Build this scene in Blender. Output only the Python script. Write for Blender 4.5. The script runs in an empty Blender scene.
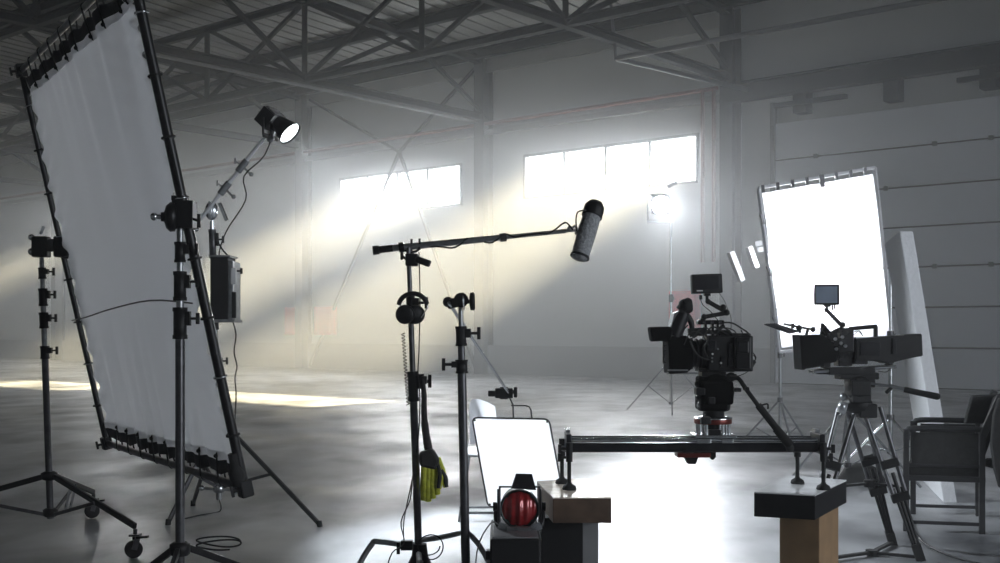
import bpy, math, random
from mathutils import Vector as V, Matrix
random.seed(7)
R = math.radians
scn = bpy.context.scene
COL = scn.collection

# ------------------------------------------------------------------ camera
F = 1150.0; HZ = 330.0; CH = 1.30
cd = bpy.data.cameras.new('camera'); cam = bpy.data.objects.new('camera', cd); COL.objects.link(cam)
cam.location = (0, 0, CH); cam.rotation_euler = (R(90), 0, 0)
cd.sensor_width = 36; cd.lens = F/1000*36; cd.shift_y = (HZ-281.5)/1000; cd.clip_start = .05; cd.clip_end = 300
scn.camera = cam

# hall axes: u runs along the window wall (leftwards), v leaves it into the room
UD = V((-.761, .648, 0)).normalized(); VD = V((-.648, -.761, 0)).normalized(); HO = V((5.87, 28.73, 0))
def H(u, v, w=0): return HO + UD*u + VD*v + V((0, 0, w))
def P(px, py, Y): return V(((px-500)/F*Y, Y, CH-(py-HZ)/F*Y))     # a point at distance Y
def G(px, py):                                                   # a point on the floor
    Y = CH*F/(py-HZ); return V(((px-500)/F*Y, Y, 0))

# ------------------------------------------------------------------ world, lights, exposure
w = bpy.data.worlds.new('world'); scn.world = w; w.use_nodes = True
bg = w.node_tree.nodes['Background']; bg.inputs[0].default_value = (.75, .86, 1, 1); bg.inputs[1].default_value = 1.5
scn.view_settings.view_transform = 'Standard'; scn.view_settings.look = 'None'
scn.view_settings.exposure = 0.14; scn.view_settings.gamma = 1; scn.view_settings.use_curve_mapping = False
cy = scn.cycles
cy.max_bounces = 6; cy.diffuse_bounces = 3; cy.glossy_bounces = 3; cy.transmission_bounces = 4
cy.volume_bounces = 1; cy.transparent_max_bounces = 8; cy.use_denoising = True
cy.sample_clamp_indirect = 3.0; cy.caustics_reflective = False; cy.caustics_refractive = False

SUN_DIR = V((-7.7, -9.4, -5.75)).normalized()
HAZE_ANISO = .45
SUN_E = 52.0; WINDOW_E = 11.0; SKY_W = 4800
def light(name, kind, loc, d, energy, color=(1, 1, 1), **kw):
    l = bpy.data.lights.new(name, kind); l.energy = energy; l.color = color
    for k, v_ in kw.items(): setattr(l, k, v_)
    o = bpy.data.objects.new(name, l); COL.objects.link(o); o.location = loc
    o.rotation_euler = V(d).to_track_quat('-Z', 'Y').to_euler(); return o
light('sun', 'SUN', (0, 60, 30), SUN_DIR, SUN_E, (1, .87, .56), angle=R(.8))
# unseen fill light added to the right of the camera to lift the room
light('added_fill', 'AREA', H(-25, 20, 3.5), UD + V((0, 0, -.26)), 850, (.86, .92, 1), shape='RECTANGLE', size=8, size_y=5)

# the bright patch of sky outside each window
for um in (28.4, 11.95, 3.9):
    light('window_sky', 'AREA', H(um, -1.7, 7.3), VD + V((0, 0, -.62)), SKY_W*{28.4: .6, 11.95: 1.0, 3.9: .45}[um], (.93, .97, 1), shape='RECTANGLE', size=6.4, size_y=3.2)

# ------------------------------------------------------------------ materials
def mat(name, color, rough=.5, metal=0, vary=.12, scale=8, bump=0, spec=.5, sheen=0, trans=0):
    m = bpy.data.materials.new(name); m.use_nodes = True; nt = m.node_tree; N = nt.nodes; L = nt.links
    b = N['Principled BSDF']; b.inputs['Roughness'].default_value = rough; b.inputs['Metallic'].default_value = metal
    b.inputs['Specular IOR Level'].default_value = spec
    tc = N.new('ShaderNodeTexCoord'); no = N.new('ShaderNodeTexNoise'); no.inputs['Scale'].default_value = scale
    no.inputs['Detail'].default_value = 5
    L.new(tc.outputs['Object'], no.inputs['Vector'])
    cr = N.new('ShaderNodeValToRGB'); c = color
    cr.color_ramp.elements[0].position = .3; cr.color_ramp.elements[1].position = .7
    cr.color_ramp.elements[0].color = (*[x*(1-vary) for x in c], 1); cr.color_ramp.elements[1].color = (*[min(1, x*(1+vary)) for x in c], 1)
    L.new(no.outputs['Fac'], cr.inputs['Fac']); L.new(cr.outputs['Color'], b.inputs['Base Color'])
    if bump:
        bp = N.new('ShaderNodeBump'); bp.inputs['Strength'].default_value = bump; bp.inputs['Distance'].default_value = .02
        L.new(no.outputs['Fac'], bp.inputs['Height']); L.new(bp.outputs['Normal'], b.inputs['Normal'])
    return m
def emis(name, color, e, through=False):
    m = bpy.data.materials.new(name); m.use_nodes = True; nt = m.node_tree; N = nt.nodes; L = nt.links
    N.remove(N['Principled BSDF']); em = N.new('ShaderNodeEmission'); em.inputs[0].default_value = (*color, 1); em.inputs[1].default_value = e
    out = N['Material Output']
    if through:
        t = N.new('ShaderNodeBsdfTransparent'); a = N.new('ShaderNodeAddShader')
        L.new(t.outputs[0], a.inputs[0]); L.new(em.outputs[0], a.inputs[1]); L.new(a.outputs[0], out.inputs[0])
    else: L.new(em.outputs[0], out.inputs[0])
    return m
def cloth(name, color, transl=.5):
    m = bpy.data.materials.new(name); m.use_nodes = True; nt = m.node_tree; N = nt.nodes; L = nt.links
    N.remove(N['Principled BSDF']); d = N.new('ShaderNodeBsdfDiffuse'); t = N.new('ShaderNodeBsdfTranslucent'); mx = N.new('ShaderNodeMixShader')
    no = N.new('ShaderNodeTexNoise'); no.inputs['Scale'].default_value = 300; tc = N.new('ShaderNodeTexCoord'); L.new(tc.outputs['Object'], no.inputs['Vector'])
    cr = N.new('ShaderNodeValToRGB'); cr.color_ramp.elements[0].color = (*[x*.94 for x in color], 1); cr.color_ramp.elements[1].color = (*color, 1)
    L.new(no.outputs['Fac'], cr.inputs['Fac'])
    for s in (d, t): L.new(cr.outputs['Color'], s.inputs['Color'])
    mx.inputs[0].default_value = transl; L.new(d.outputs[0], mx.inputs[1]); L.new(t.outputs[0], mx.inputs[2]); L.new(mx.outputs[0], N['Material Output'].inputs[0])
    return m
M = dict(
    wall=mat('pale_panel_wall', (.50, .52, .52), .7, 0, .06, .6),
    plinth=mat('grey_plinth', (.33, .34, .34), .7, 0, .1, 1),
    door=mat('grey_door_panel', (.78, .82, .88), .55, 0, .04, .7),
    seam=mat('dark_seam', (.05, .05, .06), .6),
    steel=mat('painted_steel', (.010, .012, .012), .8, 0, .15, 2, 0, .08),
    tube=mat('pale_bracing_tube', (.12, .125, .13), .5, .2, .1, 2),
    roof=mat('roof_sheet', (.13, .13, .125), .6, .2, .3, .5),
    redpipe=mat('red_pipe', (.17, .06, .05), .5), redbox=mat('red_cabinet', (.75, .02, .02), .5),
    black=mat('black_plastic', (.009, .009, .010), .5, spec=.3), blackmetal=mat('black_metal', (.010, .010, .011), .36, .2, .2, 20, spec=.4),
    satin=mat('black_anodised', (.022, .022, .025), .28, .6, .2, 20),
    matteblack=mat('flocked_black', (.005, .005, .005), .9, spec=.04), rubber=mat('rubber', (.01, .01, .01), .8), chrome=mat('chrome', (.62, .64, .66), .22, 1, .1, 30),
    brightmetal=mat('bright_aluminium', (.85, .86, .88), .42, .6, .05, 30), dullsteel=mat('dull_steel', (.30, .31, .32), .35, .9, .2, 25), darksteel=mat('dark_steel', (.10, .10, .105), .35, .9, .2, 25),
    cord=mat('black_cord', (.015, .015, .015), .6), greycord=mat('grey_cord', (.12, .12, .12), .6),
    white=mat('white_plastic', (.75, .76, .78), .5), foam=mat('white_foam', (.85, .86, .88), .9, 0, .05, 40, .3),
    foamedge=mat('cut_foam_edge', (.50, .49, .46), .95, 0, .25, 25, .8),
    scrim=cloth('diffusion_fabric', (.9, .91, .93), .6), hem=cloth('white_hem', (.97, .97, .98), .6),
    silk=cloth('bright_silk', (.92, .95, 1), .6), webbing=mat('black_webbing', (.02, .02, .022), .8),
    woodlight=mat('plywood', (.74, .65, .55), .12, 0, .2, 14), wooddark=mat('dark_wood', (.09, .055, .035), .5, 0, .3, 14),
    woodtan=mat('tan_board', (.30, .19, .10), .55, 0, .18, 9), greyboard=mat('grey_board', (.20, .20, .205), .5), paleboard=mat('pale_board', (.8, .8, .8), .07, spec=.9),
    redglass=mat('red_lens', (.30, .012, .015), .12, .2, .2, 30, 0, 1.0), redanod=mat('red_anodised', (.13, .02, .015), .35, .5),
    glove=mat('yellow_green_leather', (.48, .50, .04), .7, 0, .3, 30, .3), gloveblack=mat('black_leather', (.015, .015, .015), .7),
    furry=mat('grey_windshield', (.30, .31, .32), .75, 0, .25, 80, .5), screen=mat('grey_screen', (.20, .24, .30), .25),
    darkfabric=mat('dark_fabric', (.018, .018, .018), .85, 0, .25, 30, .3), pillow=mat('worn_dark_frame', (.028, .028, .03), .45, .2),
    board=cloth('white_reflector', (.94, .95, .97), .72), label=mat('pale_label', (.6, .6, .6), .5),
)
def floor_material():
    m = bpy.data.materials.new('polished_concrete'); m.use_nodes = True; nt = m.node_tree; N = nt.nodes; L = nt.links
    b = N['Principled BSDF']; tc = N.new('ShaderNodeTexCoord')
    def noise(s, d, sc=(1, 1, 1)):
        mp = N.new('ShaderNodeMapping'); mp.inputs['Scale'].default_value = sc; L.new(tc.outputs['Object'], mp.inputs[0])
        n = N.new('ShaderNodeTexNoise'); n.inputs['Scale'].default_value = s; n.inputs['Detail'].default_value = d; n.inputs['Distortion'].default_value = .25
        L.new(mp.outputs[0], n.inputs['Vector']); return n
    n1 = noise(.32, 7, (1, .8, 1)); n2 = noise(1.5, 6, (1, .6, 1)); n3 = noise(.45, 7, (1, .5, 1)); n4 = noise(1.4, 6, (1, .55, 1))
    mx = N.new('ShaderNodeMix'); mx.data_type = 'FLOAT'; mx.inputs[0].default_value = .45
    L.new(n1.outputs['Fac'], mx.inputs[2]); L.new(n2.outputs['Fac'], mx.inputs[3])
    cr = N.new('ShaderNodeValToRGB'); cr.color_ramp.elements[0].position = .40; cr.color_ramp.elements[1].position = .61
    cr.color_ramp.elements[0].color = (.09, .093, .10, 1); cr.color_ramp.elements[1].color = (.60, .61, .63, 1)
    L.new(mx.outputs[0], cr.inputs[0]); L.new(cr.outputs[0], b.inputs['Base Color'])
    m2 = N.new('ShaderNodeMix'); m2.data_type = 'FLOAT'; m2.inputs[0].default_value = .4
    L.new(n3.outputs['Fac'], m2.inputs[2]); L.new(n4.outputs['Fac'], m2.inputs[3])
    rr = N.new('ShaderNodeMapRange'); rr.inputs['From Min'].default_value = .40; rr.inputs['From Max'].default_value = .60
    rr.inputs['To Min'].default_value = .29; rr.inputs['To Max'].default_value = .52
    L.new(m2.outputs[0], rr.inputs[0]); L.new(rr.outputs[0], b.inputs['Roughness'])
    sp = N.new('ShaderNodeMapRange'); sp.inputs['From Min'].default_value = .41; sp.inputs['From Max'].default_value = .59
    sp.inputs['To Min'].default_value = .95; sp.inputs['To Max'].default_value = .35
    L.new(m2.outputs[0], sp.inputs[0]); L.new(sp.outputs[0], b.inputs['Specular IOR Level'])
    return m
M['floor'] = floor_material()

# ------------------------------------------------------------------ mesh helper
class MB:
    def __init__(s): s.v = []; s.f = []; s.sm = []
    def add(s, vs, fs, smooth=False):
        k = len(s.v); s.v += [V(p) for p in vs]; s.f += [tuple(i+k for i in f) for f in fs]; s.sm += [smooth]*len(fs); return s
    def box(s, c, size, ax=None):
        c = V(c); X, Y, Z = ax if ax else (V((1, 0, 0)), V((0, 1, 0)), V((0, 0, 1)))
        a, b, d = size[0]/2, size[1]/2, size[2]/2
        vs = [c+X*(i*a)+Y*(j*b)+Z*(k*d) for i in (-1, 1) for j in (-1, 1) for k in (-1, 1)]
        return s.add(vs, [(0, 1, 3, 2), (4, 6, 7, 5), (0, 4, 5, 1), (2, 3, 7, 6), (0, 2, 6, 4), (1, 5, 7, 3)])
    def pbox(s, x0, y0, x1, y1, Y, d):                            # a block spanning that much of the view at distance Y, d deep
        a, b = P(x0, y1, Y), P(x1, y0, Y); c = (a+b)/2
        return s.box(c, (abs(b.x-a.x), d, abs(b.z-a.z)))
    def prism(s, pts, ext):
        n = len(pts); pts = [V(p) for p in pts]; e = V(ext)
        return s.add([p-e/2 for p in pts]+[p+e/2 for p in pts], [tuple(range(n)), tuple(range(2*n-1, n-1, -1))]+[(i, i+n, (i+1) % n+n, (i+1) % n) for i in range(n)])
    def pprism(s, pl, Y, d): return s.prism([P(x, y, Y) for x, y in pl], (0, d, 0))
    def bar(s, a, b, wd, ht=None, up=None):
        a, b = V(a), V(b); d = (b-a); ln = d.length; d.normalize(); up = V(up) if up else V((0, 0, 1))
        if abs(d.dot(up)) > .98: up = V((0, 1, 0))
        sd = d.cross(up).normalized(); u = sd.cross(d).normalized()
        return s.box((a+b)/2, (ln, wd, ht or wd), (d, sd, u))
    def tube(s, a, b, r, r2=None, n=14, cap=True):
        a, b = V(a), V(b); return s.lathe(a, b-a, [(r, 0), (r if r2 is None else r2, (b-a).length)], n, cap)
    def lathe(s, o, d, prof, n=20, cap=True):
        o, d = V(o), V(d).normalized(); t = V((0, 0, 1)) if abs(d.z) < .9 else V((1, 0, 0))
        x = d.cross(t).normalized(); y = d.cross(x); vs = []; fs = []
        for r, h in prof: vs += [o+d*h+(x*math.cos(2*math.pi*i/n)+y*math.sin(2*math.pi*i/n))*r for i in range(n)]
        for k in range(len(prof)-1): fs += [(k*n+i, k*n+(i+1) % n, (k+1)*n+(i+1) % n, (k+1)*n+i) for i in range(n)]
        s.add(vs, fs, True)
        if cap:
            m = (len(prof)-1)*n
            s.add(vs[:n], [tuple(range(n-1, -1, -1))]); s.add(vs[m:m+n], [tuple(range(n))])
        return s
    def path(s, pts, r, n=8, smooth=4, closed=False):
        pts = [V(p) for p in pts]
        if smooth and len(pts) > 2:
            q = []; m = len(pts)
            for i in range(m if closed else m-1):
                p0, p1, p2, p3 = [pts[j % m] if closed else pts[max(0, min(m-1, j))] for j in (i-1, i, i+1, i+2)]
                for k in range(smooth):
                    t = k/smooth; q.append(.5*((2*p1)+(p2-p0)*t+(2*p0-5*p1+4*p2-p3)*t*t+(3*p1-p0-3*p2+p3)*t**3))
            if not closed: q.append(pts[-1])
            pts = q
        m = len(pts); vs = []; nrm = None
        for i, p in enumerate(pts):
            a = pts[(i-1) % m] if closed or i else p; b = pts[(i+1) % m] if closed or i < m-1 else p; d = (b-a).normalized()
            if nrm is None: nrm = d.cross(V((.13, .3, .94))).normalized()
            nrm = (nrm-d*nrm.dot(d)).normalized(); bi = d.cross(nrm); rr = r[i*len(r)//m] if isinstance(r, (list, tuple)) else r
            vs += [p+(nrm*math.cos(2*math.pi*k/n)+bi*math.sin(2*math.pi*k/n))*rr for k in range(n)]
        fs = [(i*n+k, i*n+(k+1) % n, ((i+1) % m)*n+(k+1) % n, ((i+1) % m)*n+k) for i in range(m if closed else m-1) for k in range(n)]
        s.add(vs, fs, True)
        if not closed: s.add(vs[:n], [tuple(range(n-1, -1, -1))]); s.add(vs[-n:], [tuple(range(n))])
        return s
    def ball(s, c, r, n=12, sc=(1, 1, 1)):
        c = V(c); vs = []; m = n//2+1
        for i in range(m+1):
            th = math.pi*i/m
            vs += [c+V((r*sc[0]*math.sin(th)*math.cos(2*math.pi*k/n), r*sc[1]*math.sin(th)*math.sin(2*math.pi*k/n), r*sc[2]*math.cos(th))) for k in range(n)]
        return s.add(vs, [(i*n+k, (i+1)*n+k, (i+1)*n+(k+1) % n, i*n+(k+1) % n) for i in range(m) for k in range(n)], True)
    def mesh(s, name, off, material):
        me = bpy.data.meshes.new(name); me.from_pydata([tuple(p-off) for p in s.v], [], s.f)
        for p, q in zip(me.polygons, s.sm): p.use_smooth = q
        me.validate(); me.materials.append(material); return me

def finish(o, bevel):
    if bevel:
        b = o.modifiers.new('bevel', 'BEVEL'); b.width = bevel; b.segments = 2; b.limit_method = 'ANGLE'; b.angle_limit = R(50)
class Thing:
    def __init__(s, name, label, cat, loc, group=None):
        s.loc = V(loc); s.o = bpy.data.objects.new(name, None); COL.objects.link(s.o); s.o.location = s.loc; s.o.empty_display_size = .05
        s.o['label'] = label; s.o['category'] = cat
        if group: s.o['group'] = group
    def part(s, name, mb, m, label=None, parent=None, bevel=0):
        o = bpy.data.objects.new(name, mb.mesh(name, s.loc, M[m] if isinstance(m, str) else m)); COL.objects.link(o); o.parent = parent or s.o
        if label: o['label'] = label
        finish(o, bevel); return o
def single(name, mb, m, label, cat, loc, group=None, bevel=0, kind=None):
    o = bpy.data.objects.new(name, mb.mesh(name, V(loc), M[m] if isinstance(m, str) else m)); COL.objects.link(o); o.location = loc
    o['label'] = label; o['category'] = cat
    if group: o['group'] = group
    if kind: o['kind'] = kind
    finish(o, bevel); return o
def struct(name, mb, m, parent=None, bevel=0, loc=(0, 0, 0)):
    o = bpy.data.objects.new(name, mb.mesh(name, V(loc), M[m] if isinstance(m, str) else m)); COL.objects.link(o)
    if parent: o.parent = parent
    else: o['kind'] = 'structure'; o.location = loc
    finish(o, bevel); return o

# ================================================================== THE HALL
HAX = (UD, VD, V((0, 0, 1)))
def hbox(mb, u0, u1, v0, v1, w0, w1): return mb.box(H((u0+u1)/2, (v0+v1)/2, (w0+w1)/2), (abs(u1-u0), abs(v1-v0), abs(w1-w0)), HAX)
U0, U1, V1 = -26, 44, 34
EAVE = 9.45
def roofz(v): return EAVE + .055*(v if v < 17 else 34-v)
fl = MB(); hbox(fl, U0-.4, U1+.4, -.4, V1+.4, -.3, 0); struct('floor', fl, 'floor')
joints = MB()
WIN = [(25.7, 31.1), (9.26, 14.64), (1.08, 6.73)]; WZ = (5.13, 6.27)
DU0, DU1, DZ = -7.2, -1.15, 6.32                                     # the sectional door
wb = MB(); last = U0
cuts = sorted([(a, b, *WZ) for a, b in WIN])
for a, b, z0, z1 in cuts:
    hbox(wb, last, a, -.3, 0, 0, 9.6); hbox(wb, a, b, -.3, 0, 0, z0); hbox(wb, a, b, -.3, 0, z1, 9.6); last = b
hbox(wb, last, U1, -.3, 0, 0, 9.6)
struct('wall_back', wb, 'wall')
b = MB(); hbox(b, U1, U1+.3, -.3, V1+.3, 0, 11); struct('wall_left', b, 'wall')
b = MB(); hbox(b, U0-.3, U0, -.3, V1+.3, 0, 11); struct('wall_right', b, 'wall')
b = MB(); hbox(b, U0, U1, V1, V1+.3, 0, 9.6); struct('wall_front', b, 'wall')
b = MB(); hbox(b, -1.0, U1, 0, .05, 0, .85); struct('baseboard_back', b, 'plinth')
b = MB()                                                            # profiled roof sheet
for v0, v1 in ((-.4, 17), (17, 34.4)):
    n = 140
    for i in range(n):
        ua = U0-.4+(U1-U0+.8)*i/n; ub = U0-.4+(U1-U0+.8)*(i+1)/n; um = (ua+ub)/2
        za, zb = roofz(v0), roofz(v1)
        b.add([H(ua, v0, za), H(um, v0, za), H(um, v1, zb), H(ua, v1, zb)], [(0, 1, 2, 3)])
        b.add([H(um, v0, za+.03), H(ub, v0, za+.03), H(ub, v1, zb+.03), H(um, v1, zb+.03)], [(0, 1, 2, 3)])
        b.add([H(um, v0, za), H(um, v0, za+.03), H(um, v1, zb+.03), H(um, v1, zb)], [(0, 1, 2, 3)])
        b.add([H(ub, v0, za+.03), H(ub, v0, za), H(ub, v1, zb), H(ub, v1, zb+.03)], [(0, 1, 2, 3)])
    hbox(b, U0-.4, U1+.4, v0, v1, 10.6, 10.8)
struct('ceiling', b, 'roof')
# windows: aluminium frame, glowing dusty panes
M['pane'] = emis('daylit_pane', (.93, .97, 1), WINDOW_E, True)
for k, (a, b_) in enumerate(WIN):
    fr = MB(); z0, z1 = WZ
    hbox(fr, a-.06, b_+.06, -.06, .05, z0-.07, z0); hbox(fr, a-.06, b_+.06, -.06, .05, z1, z1+.07)
    hbox(fr, a-.06, a+.02, -.06, .05, z0, z1); hbox(fr, b_-.02, b_+.06, -.06, .05, z0, z1)
    for i in (1, 2, 3):
        u = a+(b_-a)*i/4; hbox(fr, u-.045, u+.045, -.06, .05, z0, z1)
    o = struct('window_%d' % (k+1), fr, 'tube')
    for i in range(4):
        p = MB(); ua, ub = a+(b_-a)*i/4+.045, a+(b_-a)*(i+1)/4-.045; hbox(p, ua, ub, -.105, -.10, z0, z1); p.f = p.f; 
        q = MB(); q.add([H(ua, -.1, z0), H(ub, -.1, z0), H(ub, -.1, z1), H(ua, -.1, z1)], [(0, 3, 2, 1)])
        struct('pane', q, 'pane', o)
# sectional door
dp = MB(); PH = DZ/7
for i in range(7): hbox(dp, DU0, DU1, .0, .10, i*PH+.02, (i+1)*PH-.02)
do = struct('door_1', dp, 'door', bevel=.012)
s = MB()
for i in range(7): hbox(s, DU0, DU1, .0, .035, i*PH-.02, i*PH+.02)
struct('seam', s, 'seam', do)
for i in range(1, 7):
    for u in (-6.2, -5.0, -3.9, -2.2):
        if (i*7+int(u*3)) % 3 == 0:
            h_ = MB(); hbox(h_, u-.05, u+.05, .1, .14, i*PH-.05, i*PH+.05); struct('hinge', h_, 'tube', do)
g = MB(); hbox(g, DU1, DU1+.12, 0, .14, 0, DZ+.5); struct('door_track', g, 'tube', do)
g = MB(); hbox(g, DU0-.2, DU1+.1, 0, .06, 0, .1); struct('threshold', g, 'seam', do)
# second sectional door beyond the frame is left out
# columns, girts, pipes
BAY = 8.15
def ibeam(mb, a, b, w_=.25, h=.3, t=.02, up=None):
    a, b = V(a), V(b); d = (b-a).normalized(); upv = V(up) if up else V((0, 0, 1))
    if abs(d.dot(upv)) > .98: upv = VD
    sd = d.cross(upv).normalized(); u = sd.cross(d).normalized()
    mb.bar(a+u*(h/2), b+u*(h/2), w_, t*1.6, u); mb.bar(a-u*(h/2), b-u*(h/2), w_, t*1.6, u); mb.bar(a, b, t, h, u)
for i in range(-1, 6):
    c = MB(); ibeam(c, H(i*BAY, .22, 0), H(i*BAY, .22, 9.3), .36, .42, .03); struct('column', c, 'steel' if i > 0 else 'steel', loc=H(i*BAY, .22, 0))
# the double header beam above the door
c = MB(); ibeam(c, H(-16, .45, 7.12), H(-.1, .45, 7.12), .3, .42, .03); struct('header_beam', c, 'steel')
for u in (-1.9, -4.1, -6.2):
    c = MB(); hbox(c, u-.17, u+.17, .0, .35, 6.45, 6.95); struct('bracket_beam', c, 'steel')
for ua, ub in ((-3.1, -1.3), (-8.0, -5.6)):
    c = MB(); hbox(c, ua, ub, .35, .5, 6.62, 6.72); struct('trunking_beam', c, 'steel')
for w0_, w1_, vv in ((7.05, 7.2, .2), (8.9, 9.3, .1)):
    c = MB(); hbox(c, 0, U1, .0, vv, w0_, w1_); struct('wall_girt', c, 'plinth')
c = MB(); c.tube(H(.3, .35, 7.33), H(U1, .35, 7.33), .05); c.path([H(.72, .35, 7.33), H(.72, .35, 3.0)], .05, smooth=0); c.path([H(.4, .35, 7.33), H(.4, .35, 3.0)], .05, smooth=0)
struct('pipe', c, 'redpipe')
for u in (16.75, 15.2):
    c = Thing('fire_cabinet', ('red fire cabinet beside the far column, half hidden by it' if u > 16 else 'red fire cabinet at the foot of the wall brace, below the far window'), 'fire cabinet', H(u, .1, 1.1), 'red fire cabinets')
    m = MB(); hbox(m, u-.42, u+.42, .06, .34, 1.15, 2.08); c.part('body', m, 'redbox', bevel=.02)
    m = MB(); hbox(m, u-.37, u+.37, .34, .37, 1.2, 2.03); c.part('door', m, 'redbox', bevel=.01)
c = Thing('fire_cabinet', 'red fire cabinet on the back wall, behind the slider camera', 'fire cabinet', H(1.35, .1, 1.4), 'red fire cabinets')
m = MB(); hbox(m, .95, 1.75, .02, .3, 1.35, 2.3); c.part('body', m, 'redbox', bevel=.02)
m = MB(); hbox(m, 1.0, 1.7, .3, .33, 1.4, 2.25); c.part('door', m, 'redbox', bevel=.01)
# roof trusses across the hall
NV = [0, 3.4, 7, 10.5, 14, 17, 20, 23.5, 27, 30.6, 34]
BZ = 7.55
for i in range(-2, 6):
    u = i*BAY; t = MB()
    ibeam(t, H(u, .3, BZ), H(u, 33.7, BZ), .2, .16, .02)
    ibeam(t, H(u, .3, roofz(0)-.25), H(u, 17, roofz(17)-.25), .2, .2, .02); ibeam(t, H(u, 17, roofz(17)-.25), H(u, 33.7, roofz(34)-.25), .2, .2, .02)
    for k in range(len(NV)-1):
        va, vb = NV[k], NV[k+1]; za, zb = roofz(va)-.3, roofz(vb)-.3
        if k % 2 == 0: t.bar(H(u, va, BZ), H(u, vb, zb), .11)
        else: t.bar(H(u, va, za), H(u, vb, BZ), .11)
        if k and k % 2 == 0: t.bar(H(u, va, BZ), H(u, va, za), .12)
    struct('truss_beam', t, 'steel')
# trusses running lengthwise between them
for v in (7, 14, 20, 27):
    t = MB(); zt = roofz(v)-.35
    ibeam(t, H(U0, v, BZ), H(U1, v, BZ), .16, .14, .02); ibeam(t, H(U0, v, zt), H(U1, v, zt), .16, .16, .02)
    for i in range(-2, 6):
        for s0, s1 in ((0, .5), (.5, 1)):
            ua, ub = (i+s0)*BAY, (i+s1)*BAY
            if ub < U1 and v in (7, 20): t.bar(H(ua, v, BZ), H(ub, v, zt), .09); t.bar(H(ua, v, zt), H(ub, v, BZ), .09)
            t.bar(H(ua, v, BZ), H(ua, v, zt), .12)
    struct('truss_beam', t, 'steel')
for v in (.6, 3.7, 10.3, 12.3, 15.5, 18.5, 23):
    t = MB(); ibeam(t, H(U0, v, roofz(v)-.13), H(U1, v, roofz(v)-.13), .2, .24, .03); struct('purlin_beam', t, 'steel')
# pale horizontal wind bracing at bottom-chord level
t = MB()
t.tube(H(-22, 5.2, 7.15), H(.0, 5.2, 7.15), .055); t.tube(H(.0, 5.2, 7.15), H(-.6, .4, 7.15), .055); t.tube(H(.0, 5.2, 7.15), H(.1, 5.3, 8.6), .035)
struct('bracing_beam', t, 'tube')
t = MB(); t.tube(H(BAY, .4, 7.38), H(BAY-.05, 13.2, 7.38), .04); struct('bracing_beam', t, 'tube')
# chevron bracing in the bay with the left window
t = MB(); ap = H(11.7, .2, 6.9)
for e in (H(BAY+.3, .2, .1), H(2*BAY-.3, .2, .1), H(BAY+.3, .2, 9.1), H(2*BAY-.3, .2, 9.1)): t.bar(ap, e, .08)
struct('bracing_beam', t, 'steel')

# haze filling the hall: thick by the window wall, thin near the camera and under the roof
HZD = ((-1, 17, 0, 11, 0, 6.4, .038), (17, U1, 0, 11, 0, 6.4, .020), (U0, -1, 0, 11, 0, 6.4, .021), (U0, U1, 11, 17, 0, 6.4, .015), (U0, U1, 17, 34, 0, 6.4, .004), (U0, U1, 0, 34, 6.4, 11, .001))
for k, (u0, u1, v0, v1, w0, w1, dens) in enumerate(HZD):
    hm = bpy.data.materials.new('haze'); hm.use_nodes = True; N = hm.node_tree.nodes; N.remove(N['Principled BSDF'])
    vs = N.new('ShaderNodeVolumeScatter'); vs.inputs['Density'].default_value = dens; vs.inputs['Anisotropy'].default_value = HAZE_ANISO
    vs.inputs['Color'].default_value = (.96, .98, 1, 1); hm.node_tree.links.new(vs.outputs[0], N['Material Output'].inputs['Volume'])
    hz = MB(); hbox(hz, u0+.03, u1-.03, v0+.005, v1-.005, w0+.004, w1-.004)
    single('haze', hz, hm, ('thick smoke hanging low along the window wall', 'smoke at the far left end of the window wall', 'thinner smoke in front of the big sectional door', 'lighter smoke in the middle of the hall', 'faint smoke around the film gear in the foreground', 'thin smoke up under the roof trusses')[k], 'haze', (0, 0, 0), kind='stuff')

# ================================================================== BIG DIFFUSION FRAME (left)
X_, Y_, Z_ = V((1, 0, 0)), V((0, 1, 0)), V((0, 0, 1))
FL, FR = V((-2.736, 7.2, 1.78)), V((-1.388, 5.1, 1.78))               # where the stands hold its two sides
FA = (FR-FL); FW = FA.length; FA.normalize(); FN = V((-FA.y, FA.x, 0)); TILT = R(12.5)
FU = (Z_*math.cos(TILT) - FN*math.sin(TILT)).normalized(); FNN = FA.cross(FU).normalized()
def S(a, b, n=0): return FL + FA*(a*FW) + FU*b + FNN*n                # FNN points towards the camera's side
B0, B1 = -1.23, 1.12
T = Thing('fabric_scrim', 'very large tilted square of white fabric laced into a black tube frame between two stands', 'diffusion screen', (FL+FR)/2 - V((0, 0, 1.2)))
m = MB(); m.tube(S(0, B0-.03), S(0, B1+.03), .018); T.part('frame_tube', m, 'blackmetal')
m = MB(); m.tube(S(1, B0-.03), S(1, B1+.03), .023); T.part('frame_tube', m, 'blackmetal')
m = MB(); m.tube(S(-.01, B1+.02), S(1.01, B1+.02), .017); T.part('frame_tube', m, 'dullsteel', 'bare aluminium tube along the top')
m = MB(); m.tube(S(0, B0), S(1, B0), .019); T.part('frame_tube', m, 'darksteel', 'dark grey tube along the bottom')
for a, b in ((0, B0), (1, B0), (0, B1+.02), (1, B1+.02)):
    m = MB(); m.box(S(a, b), (.07, .06, .08), (FA, FNN, FU)); c_ = T.part('corner_bracket', m, 'black', bevel=.008)
    k = MB(); k.tube(S(a, b, .02), S(a, b, .06), .008); k.bar(S(a, b-.025, .06), S(a, b+.025, .06), .012); T.part('wing_bolt', k, 'black', parent=c_)
m = MB()                                                             # cloth wound round the near bottom corner
m.path([S(1.0, B0+.17, .02), S(1.0, B0+.08, .02), S(1.0, B0+.02, .02)], [.024, .038, .032], 8, 3); T.part('corner_wrap', m, 'darkfabric')
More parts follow.
